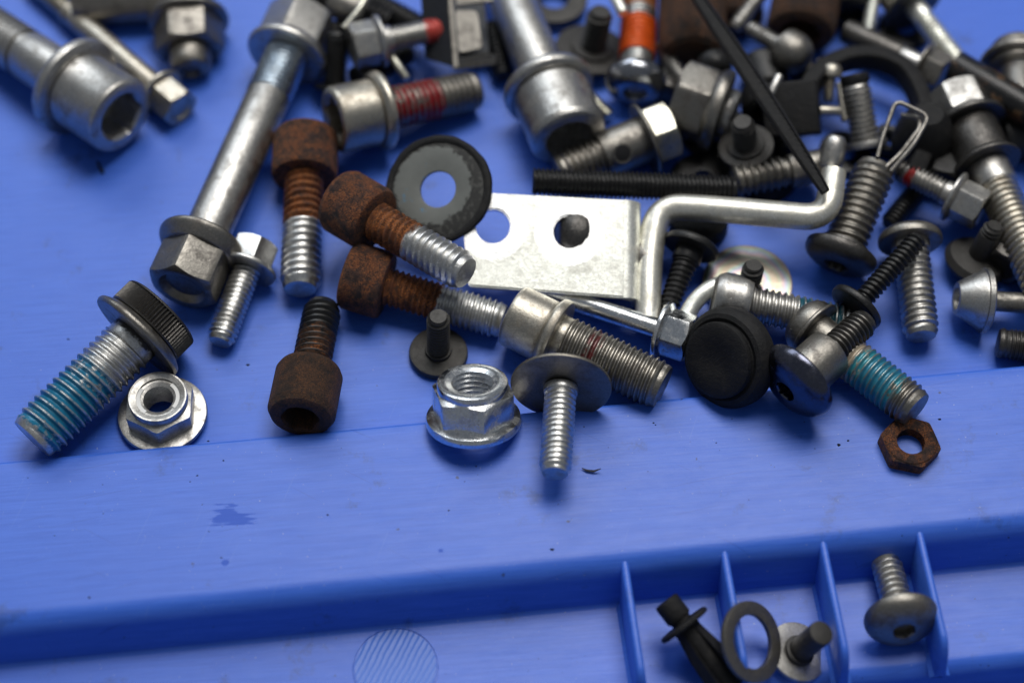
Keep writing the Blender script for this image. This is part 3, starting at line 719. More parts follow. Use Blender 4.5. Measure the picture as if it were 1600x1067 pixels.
screw('dark_upright_screw', 'dark screw pointing up beside the upper nut of the longest bolt', 'screw',
      (522, 142, 20), (528, 50, 88), [('head', 'cyl', 0, .10, 32), ('thread', 'thread', .08, 1, 20, dict(p=8))], 'black')
screw('black_bolt', 'black bolt with a grey worn band lying at the top edge behind the brass wire', 'bolt',
      (470, -18, 70), (610, 36, 60), [('head', 'cyl', 0, .25, 34), ('shank', 'cyl', .24, .6, 24), ('band', 'cyl', .35, .75, 26, {}, 'steel'), ('thread', 'thread', .74, 1, 24, dict(p=8))], 'black')
screw('black_spring_screw', 'black coarse-threaded screw lying behind the red-tipped bolt', 'screw',
      (580, 4, 60), (668, 52, 50), [('thread', 'thread', 0, 1, 22, dict(p=9))], 'black')
k = kat(P(560, 20, 110))
pts = fillet([P(590, -40, 128), P(566, 10, 122), P(538, 44, 108)], 30*k, 6)
o = empty('wire_piece', 'short bent brass-coloured wire in front of the black bolt at the top edge', 'wire', pts[0])
V, F = sweep([p-pts[0] for p in pts], [5*k]*len(pts), 12); build('wire', V, F, mat('yellow'), o)
screw('brass_pin', 'tiny brass-coloured pin above the flange of the champagne socket bolt', 'pin', (610, 86, 70), (636, 124, 50), [('shaft', 'cyl', 0, 1, 7)], 'yellow')
screw('black_grub_screw', 'black screw hidden below the red-tipped bolt, seen just above the champagne flange', 'screw',
      (560, 130, 40), (640, 80, 30), [('head', 'cyl', 0, .3, 26), ('thread', 'thread', .3, 1, 18, dict(p=7))], 'black')
def mk_clip():
    c = P(708, 104, 50); k = kat(c)
    e = empty('clip_nut', 'dark square spring clip with a grey tongue, right of the red-tipped bolt', 'clip', c)
    Minv = e.matrix_basis.inverted
    def bar(name, pts, w, h, kd, upv=None):
        c0_ = c
        V, F = sweep([p-c0_ for p in pts], [1.0]*len(pts), 16, flat=(w*k, h*k)); return build(name, V, F, mat(kd), e)
    def quadbox(name, q, th, kd, bev=5):
        """solid plate from four corner points (clockwise), thickness away from the lens"""
        fl = []
        for i in range(4):
            p = q[i]; u_ = (q[i-1]-p).normalized(); w_ = (q[(i+1) % 4]-p).normalized()
            for s in range(5):
                f = s/4; fl.append((p+u_*bev*k)*(1-f)**2+p*2*f*(1-f)+(p+w_*bev*k)*f*f)
        a, b, c_, d = q; n = (b-a).cross(d-a).normalized(); 
        if n.dot(TOC) < 0: n = -n
        bm = bmesh.new(); top = [bm.verts.new(p-c) for p in fl]; bot = [bm.verts.new(p-c-n*th*k) for p in fl]
        bm.faces.new(top); bm.faces.new(bot[::-1])
        for i in range(20): bm.faces.new((top[i], bot[i], bot[(i+1) % 20], top[(i+1) % 20]))
        bmesh.ops.recalc_face_normals(bm, faces=bm.faces)
        es = [x for x in bm.edges if x.calc_face_angle(0) > R(50)]
        bmesh.ops.bevel(bm, geom=es, offset=.8*k, segments=2, affect='EDGES')
        bm.verts.index_update(); V = [v.co.copy() for v in bm.verts]; F = [tuple(v.index for v in f.verts) for f in bm.faces]; bm.free()
        return build(name, V, F, mat(kd), e)
    quadbox('side_plate', [P(656, -20, 120), P(702, -14, 128), P(712, 106, 70), P(664, 92, 52)], 8, 'clip', 4)
    quadbox('back_wall', [P(700, -10, 126), P(706, -12, 126), P(716, 104, 72), P(709, 107, 72)], 10, 'steel', 1)
    quadbox('tongue', [P(711, 16, 112), P(746, 17, 116), P(754, 75, 92), P(717, 83, 88)], 6, 'steel', 8)
    quadbox('bottom_tab', [P(709, 96, 76), P(775, 87, 82), P(775, 101, 70), P(711, 110, 64)], 10, 'steel', 3)
    quadbox('rear_wall', [P(702, -10, 60), P(756, -10, 66), P(764, 84, 40), P(710, 92, 36)], 6, 'clip', 3)
    quadbox('inner_floor', [P(716, 83, 80), P(762, 80, 86), P(772, 88, 82), P(713, 97, 75)], 6, 'black', 2)
    quadbox('top_tab', [P(712, -10, 122), P(770, -16, 126), P(770, 2, 118), P(714, 8, 114)], 8, 'steel', 2)
mk_clip()
screw('socket_bolt', 'big grey flanged socket bolt at top middle, its dark socket beside the banjo bolt', 'bolt',
      (890, 218, 76), (770, -70, 56), [
      ('head', 'cap', 0, .235, 62, dict(s=34, d=50, c=6)), ('flange', 'flange', .235, .28, 74, dict(ri=66, edge=.8)), ('shank', 'cyl', .27, .80, 39), ('collar', 'cyl', .79, .82, 41), ('thread', 'thread', .82, 1, 38, dict(p=10))], 'satin', roll=18)
screw('thin_screw', 'very thin tan threaded screw passing under the flange of the top middle socket bolt', 'screw',
      (952, 182, 20), (848, 78, 24), [('thread', 'thread', 0, 1, 11, dict(p=6))], 'yellow')
screw('dark_washer', 'dark flat washer cut by the top edge, left of the orange bolt', 'washer',
      (866, -4, 26), None, [('disc', 'ring', 0, 1, 52, dict(ri=23, c=2))], 'matte', tilt=(33, 88), L=-10)
screw('dark_flange_screw', 'dark screw pointing up from a wide washer-like head, left of the orange bolt', 'screw',
      (924, 82, 20), (939, 18, 108), [
      ('head', 'ring', 0, .10, 58, dict(ri=6, c=4)), ('washer_boss', 'cyl', .09, .17, 34, dict(c=4)), ('thread', 'thread', .15, 1, 20, dict(p=7.5))], 'matte')
screw('bright_pin', 'small bright rounded pin left of the copper end of the orange bolt', 'pin', (974, 22, 110), (948, -30, 110), [('shaft', 'cyl', 0, 1, 9, dict(c=4))], 'plate')
screw('orange_bolt', 'button head bolt coated with orange thread lock, head down, at the top edge', 'bolt',
      (992, 152, 52), (1002, -50, 62), [
      ('head', 'dome', .03, .145, 49, dict(s=17, d=10, rim=.25, flat=.5), 'chrome'), ('neck', 'thread', .14, .34, 26, dict(p=8), 'zinc'), ('thread', 'thread', .30, 1, 29, dict(p=9))], 'zinc', bands=[(.285, .565, (.75, .125, .012), 2), (.64, 1.1, COPPER, 2)])
screw('banjo_bolt', 'banjo bolt with a cross hole in its shank and a pale hexagon head', 'bolt',
      (1050, 200, 58), (872, 272, 34), [
      ('head', 'hex', 0, .20, 48, dict(dish=.08), 'yellow'), ('flange', 'flange', .20, .25, 58, dict(ri=46, edge=.6)), ('shank', 'cyl', .24, .62, 37), ('thread', 'thread', .61, 1, 34, dict(p=10))], 'steel', roll=26)
bj = bpy.data.objects['banjo_bolt']; kk = kat(P(958, 240, 46)); a_ = P(1050, 200, 58); b_ = P(872, 272, 34); ax_ = (b_-a_).normalized()
d_ = TOC*.93-UPI*.30; d_ = (d_-ax_*d_.dot(ax_)).normalized(); hb = a_+(b_-a_)*.49+d_*37.5*kk
IM = bj.matrix_basis.inverted(); mm = (IM.to_3x3() @ d_.to_track_quat('Z', 'Y').to_matrix()).to_4x4(); q = IM @ hb
V, F = s_ring(-4*kk, 2.2*kk, 16*kk, 12.5*kk, 1.2*kk)
V = [q + (mm @ Vector(v)) for v in V]; build('cross_hole_rim', V, F, mat('steel'), bj)
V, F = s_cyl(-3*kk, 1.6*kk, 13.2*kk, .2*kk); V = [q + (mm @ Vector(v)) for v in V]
m, nt, b = newmat('hole_shade'); b.inputs['Base Color'].default_value = (.006, .006, .008, 1); b.inputs['Roughness'].default_value = .7  # solid black disc: the bore's shade is put into its colour
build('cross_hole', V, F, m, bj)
screw('black_stud', 'long black fine-threaded stud lying just above the bright plate', 'stud',
      (832, 284, 92), (1150, 296, 84), [('thread', 'thread', 0, 1, 22, dict(p=7))], 'black')
screw('dark_cap_nut', 'big dark flanged nut with a glinting flange rim, left of the black cable tie', 'nut',
      (1056, 150, 74), (1148, 182, 66), [
      ('hex_body', 'hex', 0, .56, 60, dict(dish=.1)), ('flange', 'flange', .54, .80, 66, dict(ri=56, edge=.6)), ('collar', 'cyl', .78, 1, 40, dict(c=10), 'satin')], 'steel', roll=20)
screw('dark_washer', 'black washer half hidden under the end of the black stud', 'washer',
      (1098, 276, 18), None, [('disc', 'ring', 0, 1, 50, dict(ri=14, c=3))], 'black', tilt=(38, 90), L=-16)
screw('rubber_disc', 'black rubber disc in the shade under the straight run of the bent rod', 'disc',
      (1092, 342, 22), None, [('disc', 'cyl', 0, 1, 46, dict(c=5))], 'rubber', tilt=(50, 90), L=-24)
screw('dark_flange_screw', 'dark screw pointing up from a round head, under the middle of the cable tie', 'screw',
      (1166, 232, 64), (1160, 190, 132), [('head', 'cyl', 0, .12, 44, dict(c=5)), ('collar', 'cyl', .1, .2, 30, dict(c=4)), ('thread', 'thread', .18, 1, 19, dict(p=8))], 'matte')
screw('grey_threaded_bolt', 'grey bolt lying behind the bent rod, a strip of its coarse thread showing', 'bolt',
      (1146, 284, 50), (1286, 258, 54), [('thread', 'thread', 0, .62, 26, dict(p=12)), ('shank', 'cyl', .62, 1, 26)], 'steel')
screw('silver_stub', 'small silver rounded stub above the raised end of the bent rod', 'pin',
      (1308, 212, 120), (1296, 262, 90), [('shaft', 'dome', 0, .9, 19, dict(s=0, rim=.5)), ('collar', 'cyl', .5, 1, 17)], 'satin')
screw('dark_rusty_head', 'very dark brown round bolt head behind the cable tie, right of the orange bolt', 'bolt',
      (1082, 92, 56), (1082, -50, 60), [('head', 'cap', 0, .75, 54, dict(s=0, c=12)), ('shank', 'cyl', .74, 1, 30)], 'darkrust')
screw('dark_rusty_head', 'dark brown bolt head at the top edge, just right of the cable tie', 'bolt',
      (1148, 40, 30), (1140, -80, 40), [('head', 'cap', 0, .6, 46, dict(s=0, c=10)), ('shank', 'cyl', .59, 1, 28)], 'darkrust')
screw('rusty_cap_screw', 'reddish brown socket cap screw at the top edge with its dark socket facing down', 'screw',
      (1250, 54, 58), (1276, -90, 60), [('head', 'cap', 0, .55, 54, dict(s=28, d=30, c=8)), ('thread', 'thread', .54, 1, 30, dict(p=10))], 'darkrust')
screw('dowel_screw', 'thin silver screw slanting down from the top edge, right of the cable tie tip', 'screw',
      (1208, -34, 90), (1146, 46, 70), [('thread', 'thread', 0, 1, 13, dict(p=7))], 'satin')
screw('ball_head_screw', 'small screw with a glossy dark ball-like head under the reddish cap screw', 'screw',
      (1262, 96, 84), (1170, 44, 66), [('head', 'dome', 0, .40, 34, dict(s=0, rim=.3, flat=.2), 'steel'), ('neck', 'cyl', .38, .5, 17), ('thread', 'thread', .48, 1, 14, dict(p=7))], 'satin')
screw('thin_screw', 'short thin silver thread between the orange bolt and the big dark nut', 'screw',
      (1032, 70, 50), (1070, 130, 40), [('thread', 'thread', 0, 1, 14, dict(p=7))], 'satin')
screw('silver_pin', 'tiny silver pin left of the black rubber block', 'pin', (1218, 118, 120), (1204, 148, 110), [('shaft', 'cyl', 0, 1, 7, dict(c=3))], 'satin')
screw('black_round_bolt', 'black round-headed bolt in the dark gap right of the cable tie, above the rubber block', 'bolt',
      (1186, 92, 40), (1232, 238, 26), [('head', 'cap', 0, .35, 34, dict(s=15, d=12, c=6)), ('thread', 'thread', .34, 1, 24, dict(p=9))], 'black')
screw('black_bushing', 'black rubber bushing beside the tail of the cable tie, above the bent rod', 'bushing',
      (1205, 262, 30), None, [('body', 'ring', 0, 1, 46, dict(ri=20, c=7))], 'rubber', tilt=(40, 70), L=-50)
screw('black_wide_washer', 'black wide washer under the big dark nut, left of the upright dark screw', 'washer',
      (1120, 205, 12), None, [('disc', 'ring', 0, 1, 56, dict(ri=20, c=3))], 'black', tilt=(33, 90), L=-10)
screw('black_hex_bolt', 'black bolt lying under the arch foot, between the wire clip and the oily bolt', 'bolt',
      (1470, 290, 40), (1500, 180, 20), [('head', 'hex', 0, .3, 34), ('thread', 'thread', .3, 1, 22, dict(p=9))], 'black')
screw('black_cap_screw', 'black cap screw standing behind the cable tie, between the tie and the ball-headed screw', 'screw',
      (1192, 176, 60), (1176, 110, 30), [('head', 'cap', 0, .4, 32, dict(s=14, d=12, c=5)), ('thread', 'thread', .4, 1, 20, dict(p=8))], 'black')
screw('black_dome_screw', 'black domed screw just left of the upper cable tie, over the dark round head', 'screw',
      (1122, 118, 70), (1086, 60, 50), [('head', 'dome', 0, .3, 30, dict(s=10, d=8, rim=.2)), ('thread', 'thread', .3, 1, 16, dict(p=8))], 'black')
screw('dark_short_bolt', 'dark short bolt lying in the shade between the ball-headed screw and the rubber arch', 'bolt',
      (1292, 122, 26), (1230, 100, 26), [('head', 'hex', 0, .3, 30), ('thread', 'thread', .3, 1, 18, dict(p=8))], 'dark', roll=12)
screw('black_nut', 'black hexagon nut lying flat inside the arch, right of the upright silver threaded bolt', 'nut',
      (1392, 215, 24), None, [('hex_body', 'nut', 0, 1, 30, dict(hole=15, top=26, th=1.5, p=8))], 'black', tilt=(33, 80), L=-22, roll=10)
screw('black_thin_washer', 'black thin washer lying under the pale bolt at the top edge', 'washer',
      (1416, 42, 12), None, [('disc', 'ring', 0, 1, 42, dict(ri=16, c=2))], 'black', tilt=(33, 90), L=-8)
screw('dark_long_screw', 'dark long screw lying under the red-ringed bolt towards the silver dome flange', 'screw',
      (1462, 262, 24), (1388, 352, 20), [('head', 'cyl', 0, .15, 28, dict(c=5)), ('thread', 'thread', .14, 1, 16, dict(p=8))], 'black')
screw('black_set_screw', 'black set screw in the shade between the spring clip and the top middle bolt shank', 'screw',
      (768, 40, 30), (786, 120, 24), [('thread', 'thread', 0, 1, 17, dict(p=8))], 'black')
screw('dark_hex_bolt', 'dark hexagon bolt lying at the right edge behind the dark threaded tip and black plug', 'bolt',
      (1562, 418, 34), (1640, 330, 24), [('head', 'hex', 0, .35, 34), ('thread', 'thread', .35, 1, 20, dict(p=8))], 'dark')
screw('black_collar_screw', 'black collared screw at the top edge above the hexagon head with the red tip', 'screw',
      (556, 34, 40), (500, 64, 30), [('head', 'cyl', 0, .3, 30, dict(c=5)), ('thread', 'thread', .3, 1, 20, dict(p=8))], 'black')
screw('dark_stub_bolt', 'dark stub bolt between the orange button head and the big dark nut', 'bolt',
      (1040, 150, 30), (1046, 92, 24), [('head', 'cyl', 0, .3, 24, dict(c=5)), ('thread', 'thread', .3, 1, 16, dict(p=8))], 'dark')
screw('black_lock_washer', 'black washer half under the end of the long button-head bolt, beside the silver stub', 'washer',
      (1322, 236, 16), None, [('disc', 'ring', 0, 1, 42, dict(ri=17, c=3))], 'black', tilt=(36, 80), L=-12)
# cable tie: long tapering black blade with teeth
def mk_tie():
    a = P(1076, -24, 170); b = P(1290, 300, 146); k = kat(P(1180, 140, 140)); ax = b-a; L_ = ax.length; t = ax.normalized()
    n = TOC-t*TOC.dot(t); n.normalize(); s = t.cross(n)
    e = empty('cable_tie', 'long black plastic cable tie slanting from the top edge to the bent rod', 'cable tie', a)
    V = []; F = []; m_ = 24
    for i in range(m_+1):
        f = i/m_; w = k*(7+7*math.sin(math.pi*min(1, f*.95+.05))**.8); c = t*L_*f+n*k*10*math.sin(math.pi*f)
        for x, z in ((-1, -4), (-1, 3), (-.72, 6), (-.55, 3), (.55, 3), (.72, 6), (1, 3), (1, -4)): V.append(c+s*w*x+n*k*z)
    for i in range(m_):
        for j in range(8): F.append((i*8+j, i*8+(j+1) % 8, (i+1)*8+(j+1) % 8, (i+1)*8+j))
    F += [tuple(range(8)), tuple(m_*8+j for j in range(7, -1, -1))]
    build('strap', V, F, mat('rubber'), e, ang=25)
    V = []; F = []
    for i in range(34):
        f = .12+.82*i/34; w = k*(5+6*math.sin(math.pi*min(1, f*.95+.05))**.8); c = t*L_*f+n*k*(10*math.sin(math.pi*f)+3)
        b0 = len(V)
        for d, z in ((0, 0), (k*5.5, 0), (k*5.5, .7*k)):
            V.append(c+t*d+n*z-s*w*.95); V.append(c+t*d+n*z-s*w*.45)
        F += [(b0, b0+1, b0+5, b0+4), (b0+4, b0+5, b0+3, b0+2), (b0, b0+4, b0+2), (b0+1, b0+3, b0+5)]
    o = build('teeth', V, F, mat('rubber'), e, ang=25); o['kind'] = 'stuff'
mk_tie()
# ------------------------------------------------------------------ upper right
def mk_clamp():
    c = P(1245, 170, 90); k = kat(c)
    e = empty('rubber_clamp', 'black rubber-lined clamp: square block with a wide band arching over the upright threaded screw', 'clamp', c)
    q = [P(1352+0, 175, 60)]
    cx, cy = 1350, 176
    pts = []
    for i in range(30):
        a = R(196-235*i/29); rx, ry = 96, 86
        pts.append(P(cx+rx*math.cos(a), cy-ry*math.sin(a)+ (0 if i < 18 else (i-18)*4.0), 84-.6*i-(40 if i == 0 else 20 if i == 1 else 0)))
    V, F = sweep([p-c for p in pts], [1.0]*len(pts), 20, flat=(17*k, 14*k)); 
    build('band', V, F, mat('rubber'), e)
    a = axis(12, 70)
    M = Matrix((RIGHT, UPI, TOC)).transposed().to_4x4() @ Matrix.Rotation(R(-14), 4, 'Y') @ Matrix.Rotation(R(4), 4, 'Z')
    V, F = boxdata(-52*k, 34*k, -42*k, 42*k, -26*k, 16*k, 4*k)
    V = [M @ Vector(v) for v in V]; build('block', V, F, mat('rubber'), e)
mk_clamp()
screw('upright_bolt', 'upright silver threaded bolt with black flat end, inside the rubber clamp\'s arch', 'bolt',
      (1354, 232, 30), (1334, 116, 104), [('head', 'cyl', 0, .10, 34, dict(c=4)), ('thread', 'thread', .10, .88, 24, dict(p=8.5)), ('end', 'cyl', .86, 1, 23, dict(c=4), 'black')], 'satin')
screw('silver_rivet', 'small silver rivet with an oval end, left of the upright silver threaded bolt', 'rivet',
      (1301, 100, 92), (1293, 160, 56), [('head', 'dome', 0, .35, 17, dict(s=0)), ('thread', 'thread', .3, 1, 11, dict(p=7))], 'champ')
screw('silver_pin', 'short silver pin lying crosswise at the right side of the rubber block', 'pin', (1280, 173, 96), (1314, 174, 92), [('shaft', 'cyl', 0, 1, 8, dict(c=3))], 'champ')
screw('thin_pin', 'thin curved-looking pin standing beside the short crosswise pin', 'pin', (1312, 130, 84), (1320, 190, 60), [('shaft', 'cyl', 0, 1, 6, dict(c=2))], 'champ')
screw('button_stud', 'long dark threaded bolt rising from a button head, its end under the wire clip', 'bolt',
      (1306, 416, 46), (1370, 258, 100), [
      ('head', 'dome', 0, .16, 58, dict(s=18, d=16, rim=.3), 'dark'), ('boss', 'cyl', .13, .22, 42, dict(c=6), 'dark'), ('thread', 'thread', .2, 1, 34, dict(p=12.5))], 'steel')
k = kat(P(1400, 200, 120))
pts = fillet([P(1371, 246, 128), P(1378, 218, 138), P(1400, 157, 160), P(1452, 182, 152), P(1428, 226, 140), P(1392, 268, 118)], 14*k, 6)
o = empty('wire_clip', 'thin bent steel wire clip standing over the end of the long dark button-head bolt', 'wire clip', pts[0])
V, F = sweep([p-pts[0] for p in pts], [3.6*k]*len(pts), 12); build('wire', V, F, mat('steel'), o)
pts2 = fillet([P(1408, 180, 140), P(1436, 184, 140), P(1438, 200, 138), P(1408, 240, 126), P(1384, 262, 118)], 12*k, 6)
V, F = sweep([p-pts[0] for p in pts2], [4*k]*len(pts2), 12); build('inner_wire', V, F, mat('steel'), o)
screw('rubber_stopper', 'tall black rubber knob standing behind the wire clip', 'knob',
      (1440, 235, 30), None, [('body', 'knob', 0, 1, 40, dict(pts=[(0, 0), (0, 44), (.2, 50), (.5, 46), (.85, 34), (1, 22), (1, 0)]))], 'rubber', tilt=(33, 95), L=90)
screw('red_band_bolt', 'small grey flange bolt with a red ring on its thread, below the black knob', 'bolt',
      (1536, 330, 66), (1400, 262, 66), [
      ('head', 'hex', 0, .28, 33, dict(dish=.1)), ('flange', 'flange', .28, .35, 42, dict(ri=32, edge=.5)), ('neck', 'cyl', .34, .45, 20), ('thread', 'thread', .43, 1, 19, dict(p=7.5))], 'satin', bands=[(.78, .86, (.36, .02, .02), 2), (.88, 1.2, 'dark', 2)], roll=16)
screw('dark_flange_bolt', 'dark bolt with a silver neck and a flanged head, above the rubber clamp', 'bolt',
      (1476, 120, 48), (1320, 48, 40), [
      ('head', 'hex', 0, .17, 34, dict(dish=.1)), ('flange', 'flange', .17, .22, 42, dict(ri=32, edge=.5)), ('neck', 'cyl', .21, .44, 17, {}, 'zinc'), ('shank', 'cyl', .43, 1, 20, dict(c=5), 'dark')], 'steel', roll=10)
screw('thin_screw', 'thin cream threaded screw coming down from the top edge, above the dark flanged bolt', 'screw',
      (1372, -40, 70), (1357, 48, 60), [('thread', 'thread', 0, 1, 10, dict(p=6))], 'plate')
screw('black_socket_bolt', 'black bolt head at the top edge left of the thin cream screw', 'bolt', (1330, 24, 40), (1320, -70, 44), [('head', 'cap', 0, .5, 40, dict(s=18, d=14)), ('shank', 'cyl', .48, 1, 22)], 'black')
screw('cream_bolt', 'pale bolt with its head cut by the top edge, thread ending at the black tube', 'bolt',
      (1400, -26, 60), (1502, 104, 50), [
      ('head', 'hex', 0, .24, 42, dict(dish=.1), 'champ'), ('flange', 'flange', .24, .29, 52, dict(ri=40, edge=.5), 'dark'), ('neck', 'cyl', .28, .45, 17), ('thread', 'thread', .43, 1, 17, dict(p=7))], 'plate', roll=8)
screw('black_tube', 'glossy black tube with a tan streak reaching the right edge near the top', 'tube',
      (1490, 104, 92), (1680, 216, 92), [('tube', 'cyl', 0, 1, 27, dict(c=5))], 'black')
def streak():
    m, nt, b = newmat('streaked_black'); o, vec = coords(nt); c, me, r, h, bu = surf(nt, 'black', vec)
    f = ramp(nt, noise(nt, vec, 2.0, 5), .50, .64); c = mixc(nt, f, c, (.30, .17, .09)); finish(nt, b, c, mixf(nt, f, me, .9), .28, h, bu); return m  # tan patches mixed into the black by noise
[o for o in bpy.data.objects if o.parent and o.parent.name == 'black_tube'][0].data.materials[0] = streak()
screw('standing_flange_bolt', 'flanged bolt at the right edge its thread pointing down behind the black tube', 'bolt',
      (1590, 100, 66), None, [('head', 'cap', -.3, 0, 44, dict(s=0, c=6), 'steel'), ('flange', 'ring', 0, .09, 60, dict(ri=10, c=4), 'steel'), ('collar', 'ring', .08, .16, 46, dict(ri=20, c=4), 'steel'), ('thread', 'thread', .05, 1, 31, dict(p=9))], 'satin', tilt=(56, 262), L=110)
screw('oily_bolt', 'oily dark bolt with a pale hexagon head, running down the right edge', 'bolt',
      (1490, 146, 74), (1640, 470, 60), [
      ('head', 'hex', 0, .13, 48, dict(dish=.1), 'satin'), ('flange', 'flange', .13, .175, 60, dict(ri=48, edge=.5), 'dark'), ('shank', 'cyl', .17, .36, 43, dict(c=5)), ('collar', 'flange', .33, .37, 54, dict(ri=44)), ('neck', 'cyl', .37, .47, 33, {}, 'satin'), ('thread', 'thread', .46, 1, 31, dict(p=10), 'champ')], 'dark', roll=6)
screw('dark_corner_bolt', 'dark bolt lying at the right edge under the black tube', 'bolt', (1560, 215, 30), (1680, 205, 30), [('head', 'cap', 0, .5, 42, dict(s=18, d=14)), ('shank', 'cyl', .48, 1, 24)], 'black')
screw('silver_dome_bolt', 'silver threaded bolt below a domed shiny flange, crossed by a black screw', 'bolt',
      (1420, 360, 58), (1440, 526, 32), [
      ('head', 'dome', 0, .13, 50, dict(s=18, d=10, rim=.3), 'steel'), ('neck', 'cyl', .12, .2, 30), ('thread', 'thread', .16, 1, 28, dict(p=11))], 'satin')
screw('black_wood_screw', 'black screw slanting between the button-head bolt and the silver dome bolt, thin flange below', 'screw',
      (1334, 484, 74), (1436, 372, 104), [
      ('head', 'flangeb', 0, .14, 46, dict(ri=20, edge=.5)), ('thread', 'thread', .08, 1, 17, dict(p=9))], 'black')
screw('cone_head_bolt', 'silver cone-headed bolt with a hexagon socket facing left, near the right edge', 'bolt',
      (1494, 466, 50), (1660, 478, 36), [
      ('head', 'knob', 0, 1, 1, dict(pts=[(.12, 0), (.10, 14), (.01, 17), (0, 19), (0, 25), (.015, 27), (.21, 46), (.235, 47), (.24, 51), (.285, 51), (.30, 48), (.30, 0)]), 'satin'), ('shank', 'cyl', .3, 1, 16, dict(c=3), 'steel')], 'steel')
screw('dark_flange_screw', 'dark screw standing on a worn black round head behind the silver cone-headed bolt', 'screw',
      (1520, 415, 10), (1555, 352, 96), [('head', 'knob', 0, 1, 1, dict(pts=[(0, 0), (0, 46), (.10, 50), (.22, 44), (.26, 26), (.3, 0)])), ('shaft', 'cyl', .25, .8, 17), ('thread', 'thread', .7, 1, 16, dict(p=7))], 'matte')
screw('dark_thread', 'dark threaded tip entering from the right edge below the cone-headed bolt', 'screw',
      (1700, 556, 26), (1558, 535, 26), [('thread', 'thread', 0, .92, 25, dict(p=6)), ('end', 'cyl', .90, 1, 24, dict(c=9))], 'dark')
screw('black_plug', 'black round cap in shade at the right edge, right of the cone-headed bolt', 'cap', (1600, 440, 20), (1680, 440, 20), [('body', 'cap', 0, 1, 44, dict(s=0, c=8))], 'black')
# ------------------------------------------------------------------ on the lower floor between the ribs
def mk_rivet():
    e = screw('plastic_rivet', 'black plastic push rivet with split legs, leftmost piece between the tray ribs', 'rivet',
      (1040, 938, ZL+78), (1152, 1084, ZL+22), [
      ('pin_head', 'cyl', 0, .20, 21, dict(c=4)), ('neck', 'cyl', .18, .28, 17), ('flange', 'cyl', .235, .285, 44, dict(c=4)), ('sleeve', 'cyl', .28, 1, 22, dict(c=3, r1=18))], 'rubber')
    k = kat(P(1080, 980, ZL+50)); L_ = e['span']
    for i in range(4):
        a = R(45+90*i)
        V = []; F = []
        for z, rr_ in ((.32, 23), (.55, 31), (.8, 34), (.93, 27)):
            for da in (-.3, .3):
                for q in (0, -6): V.append(((rr_+q)*k*math.cos(a+da), (rr_+q)*k*math.sin(a+da), z*L_))
        for j in range(3):
            b0 = j*4; F += [(b0, b0+2, b0+6, b0+4), (b0+1, b0+5, b0+7, b0+3), (b0, b0+4, b0+5, b0+1), (b0+2, b0+3, b0+7, b0+6)]
        F += [(0, 1, 3, 2), (12, 14, 15, 13)]
        build('leg', V, F, mat('rubber'), e)
mk_rivet()
screw('steel_ring', 'thin dark steel ring leaning on a tray rib beside the plastic rivet', 'ring',
      (1177, 1002, ZL+64), None, [('ring', 'ring', 0, 1, 64, dict(ri=42, c=1.5))], 'ringsteel', tilt=(42, 18), L=-9)
screw('washer_stud', 'dark stud standing in a pale flat washer, right of the leaning ring', 'stud',
      (1244, 1020, ZL+4), None, [('washer', 'ring', 0, .10, 49, dict(ri=12, c=2), 'satin'), ('collar', 'cyl', .08, .2, 25, dict(c=5)), ('shaft', 'cyl', .15, 1, 19.5, dict(c=3))], 'matte', tilt=(36, 56), L=88)
screw('pan_bolt', 'button head bolt lying between the two rightmost tray ribs, thread pointing away', 'bolt',
      (1414, 988, ZL+58), (1383, 872, ZL+28), [
      ('head', 'dome', .02, .23, 59, dict(s=16, d=14, rim=.16, flat=.34), 'steel'), ('collar', 'cyl', .22, .33, 32, dict(c=5)), ('thread', 'thread', .3, 1, 25, dict(p=12))], 'satin', roll=15)
from collections import defaultdict
byname = defaultdict(list)
for o in bpy.data.objects:
    if o.parent is None and 'category' in o: byname[o.name.split('.')[0]].append(o)
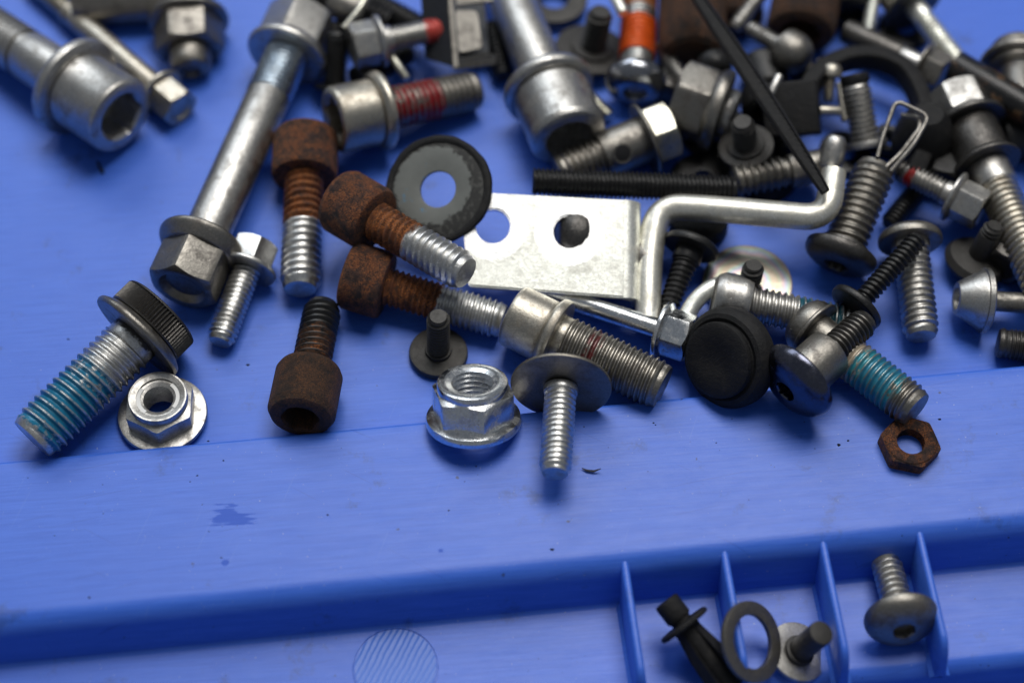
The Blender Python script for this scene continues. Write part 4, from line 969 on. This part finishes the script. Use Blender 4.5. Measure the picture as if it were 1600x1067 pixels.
for nme, g in (('rusty_cap_screw', 'rusty socket cap screws'), ('socket_bolt', 'flanged socket bolts'), ('flange_nut', 'flanged nuts'), ('dark_flange_screw', 'dark screws pointing up from round heads'),
               ('dark_washer', 'dark washers'), ('thin_screw', 'thin pale screws'), ('dark_rusty_head', 'dark brown bolt heads'), ('silver_pin', 'small silver pins')):
    for o in byname[nme]: o['group'] = g
# ------------------------------------------------------------------ crumbs
k = K0
pts = [P(909, 731, H1+3), P(917, 735, H1+3), P(928, 736, H1+4), P(939, 732, H1+8)]
o = empty('metal_shaving', 'tiny curved dark metal shaving on the raised band right of the washer screw tip', 'shaving', pts[0])
V, F = sweep([p-pts[0] for p in pts], [.6*k, 1.8*k, 1.8*k, .6*k], 8); build('curl', V, F, mat('dark'), o)
pts = [P(152, 252, 3), P(156, 262, 3), P(161, 270, 4)]
o = empty('black_fibre', 'tiny black crumb on the bare blue floor below the top left socket bolt', 'crumb', pts[0])
V, F = sweep([p-pts[0] for p in pts], [1.5*k, 2.2*k, 3*k], 8); build('crumb', V, F, mat('rubber'), o)
q = random.Random(11); V = []; F = []
spots = [(863, 858, H1, 5), (387, 570, 0, 4), (346, 871, H1, 2.5), (325, 689, 0, 3), (701, 797, H1, 3), (140, 933, H1, 3), (512, 804, H1, 3), (555, 680, 0, 3), (1310, 695, H1, 4), (1325, 688, H1, 3), (1468, 655, H1, 3), (107, 530, 0, 3)]
for _ in range(60): spots.append((q.uniform(20, 1580), q.uniform(640, 840), H1, q.uniform(.8, 1.9)))
for _ in range(40): spots.append((q.uniform(20, 560), q.uniform(240, 640), 0, q.uniform(.8, 1.8)))
for _ in range(26): spots.append((q.uniform(20, 1580), q.uniform(1015, 1060), ZL, q.uniform(.8, 1.6)))
for x, y, z, r in spots:
    if z == H1 and y < 735-150*x/1600*1.0: continue
    c = P(x, y, z); r *= k; b0 = len(V); a0 = q.uniform(0, 6)
    for i in range(6): V.append(c+Vector((r*math.cos(a0+i*1.047)*q.uniform(.5, 1.4), r*math.sin(a0+i*1.047)*q.uniform(.4, 1), -.01)))
    V.append(c+Vector((0, 0, r*.6)))
    for i in range(6): F.append((b0+i, b0+(i+1) % 6, b0+6))
o = build('dirt_specks', V, F, mat('rubber')); o['kind'] = 'stuff'; o['label'] = 'fine dark dirt specks scattered on the blue plastic'; o['category'] = 'dirt'
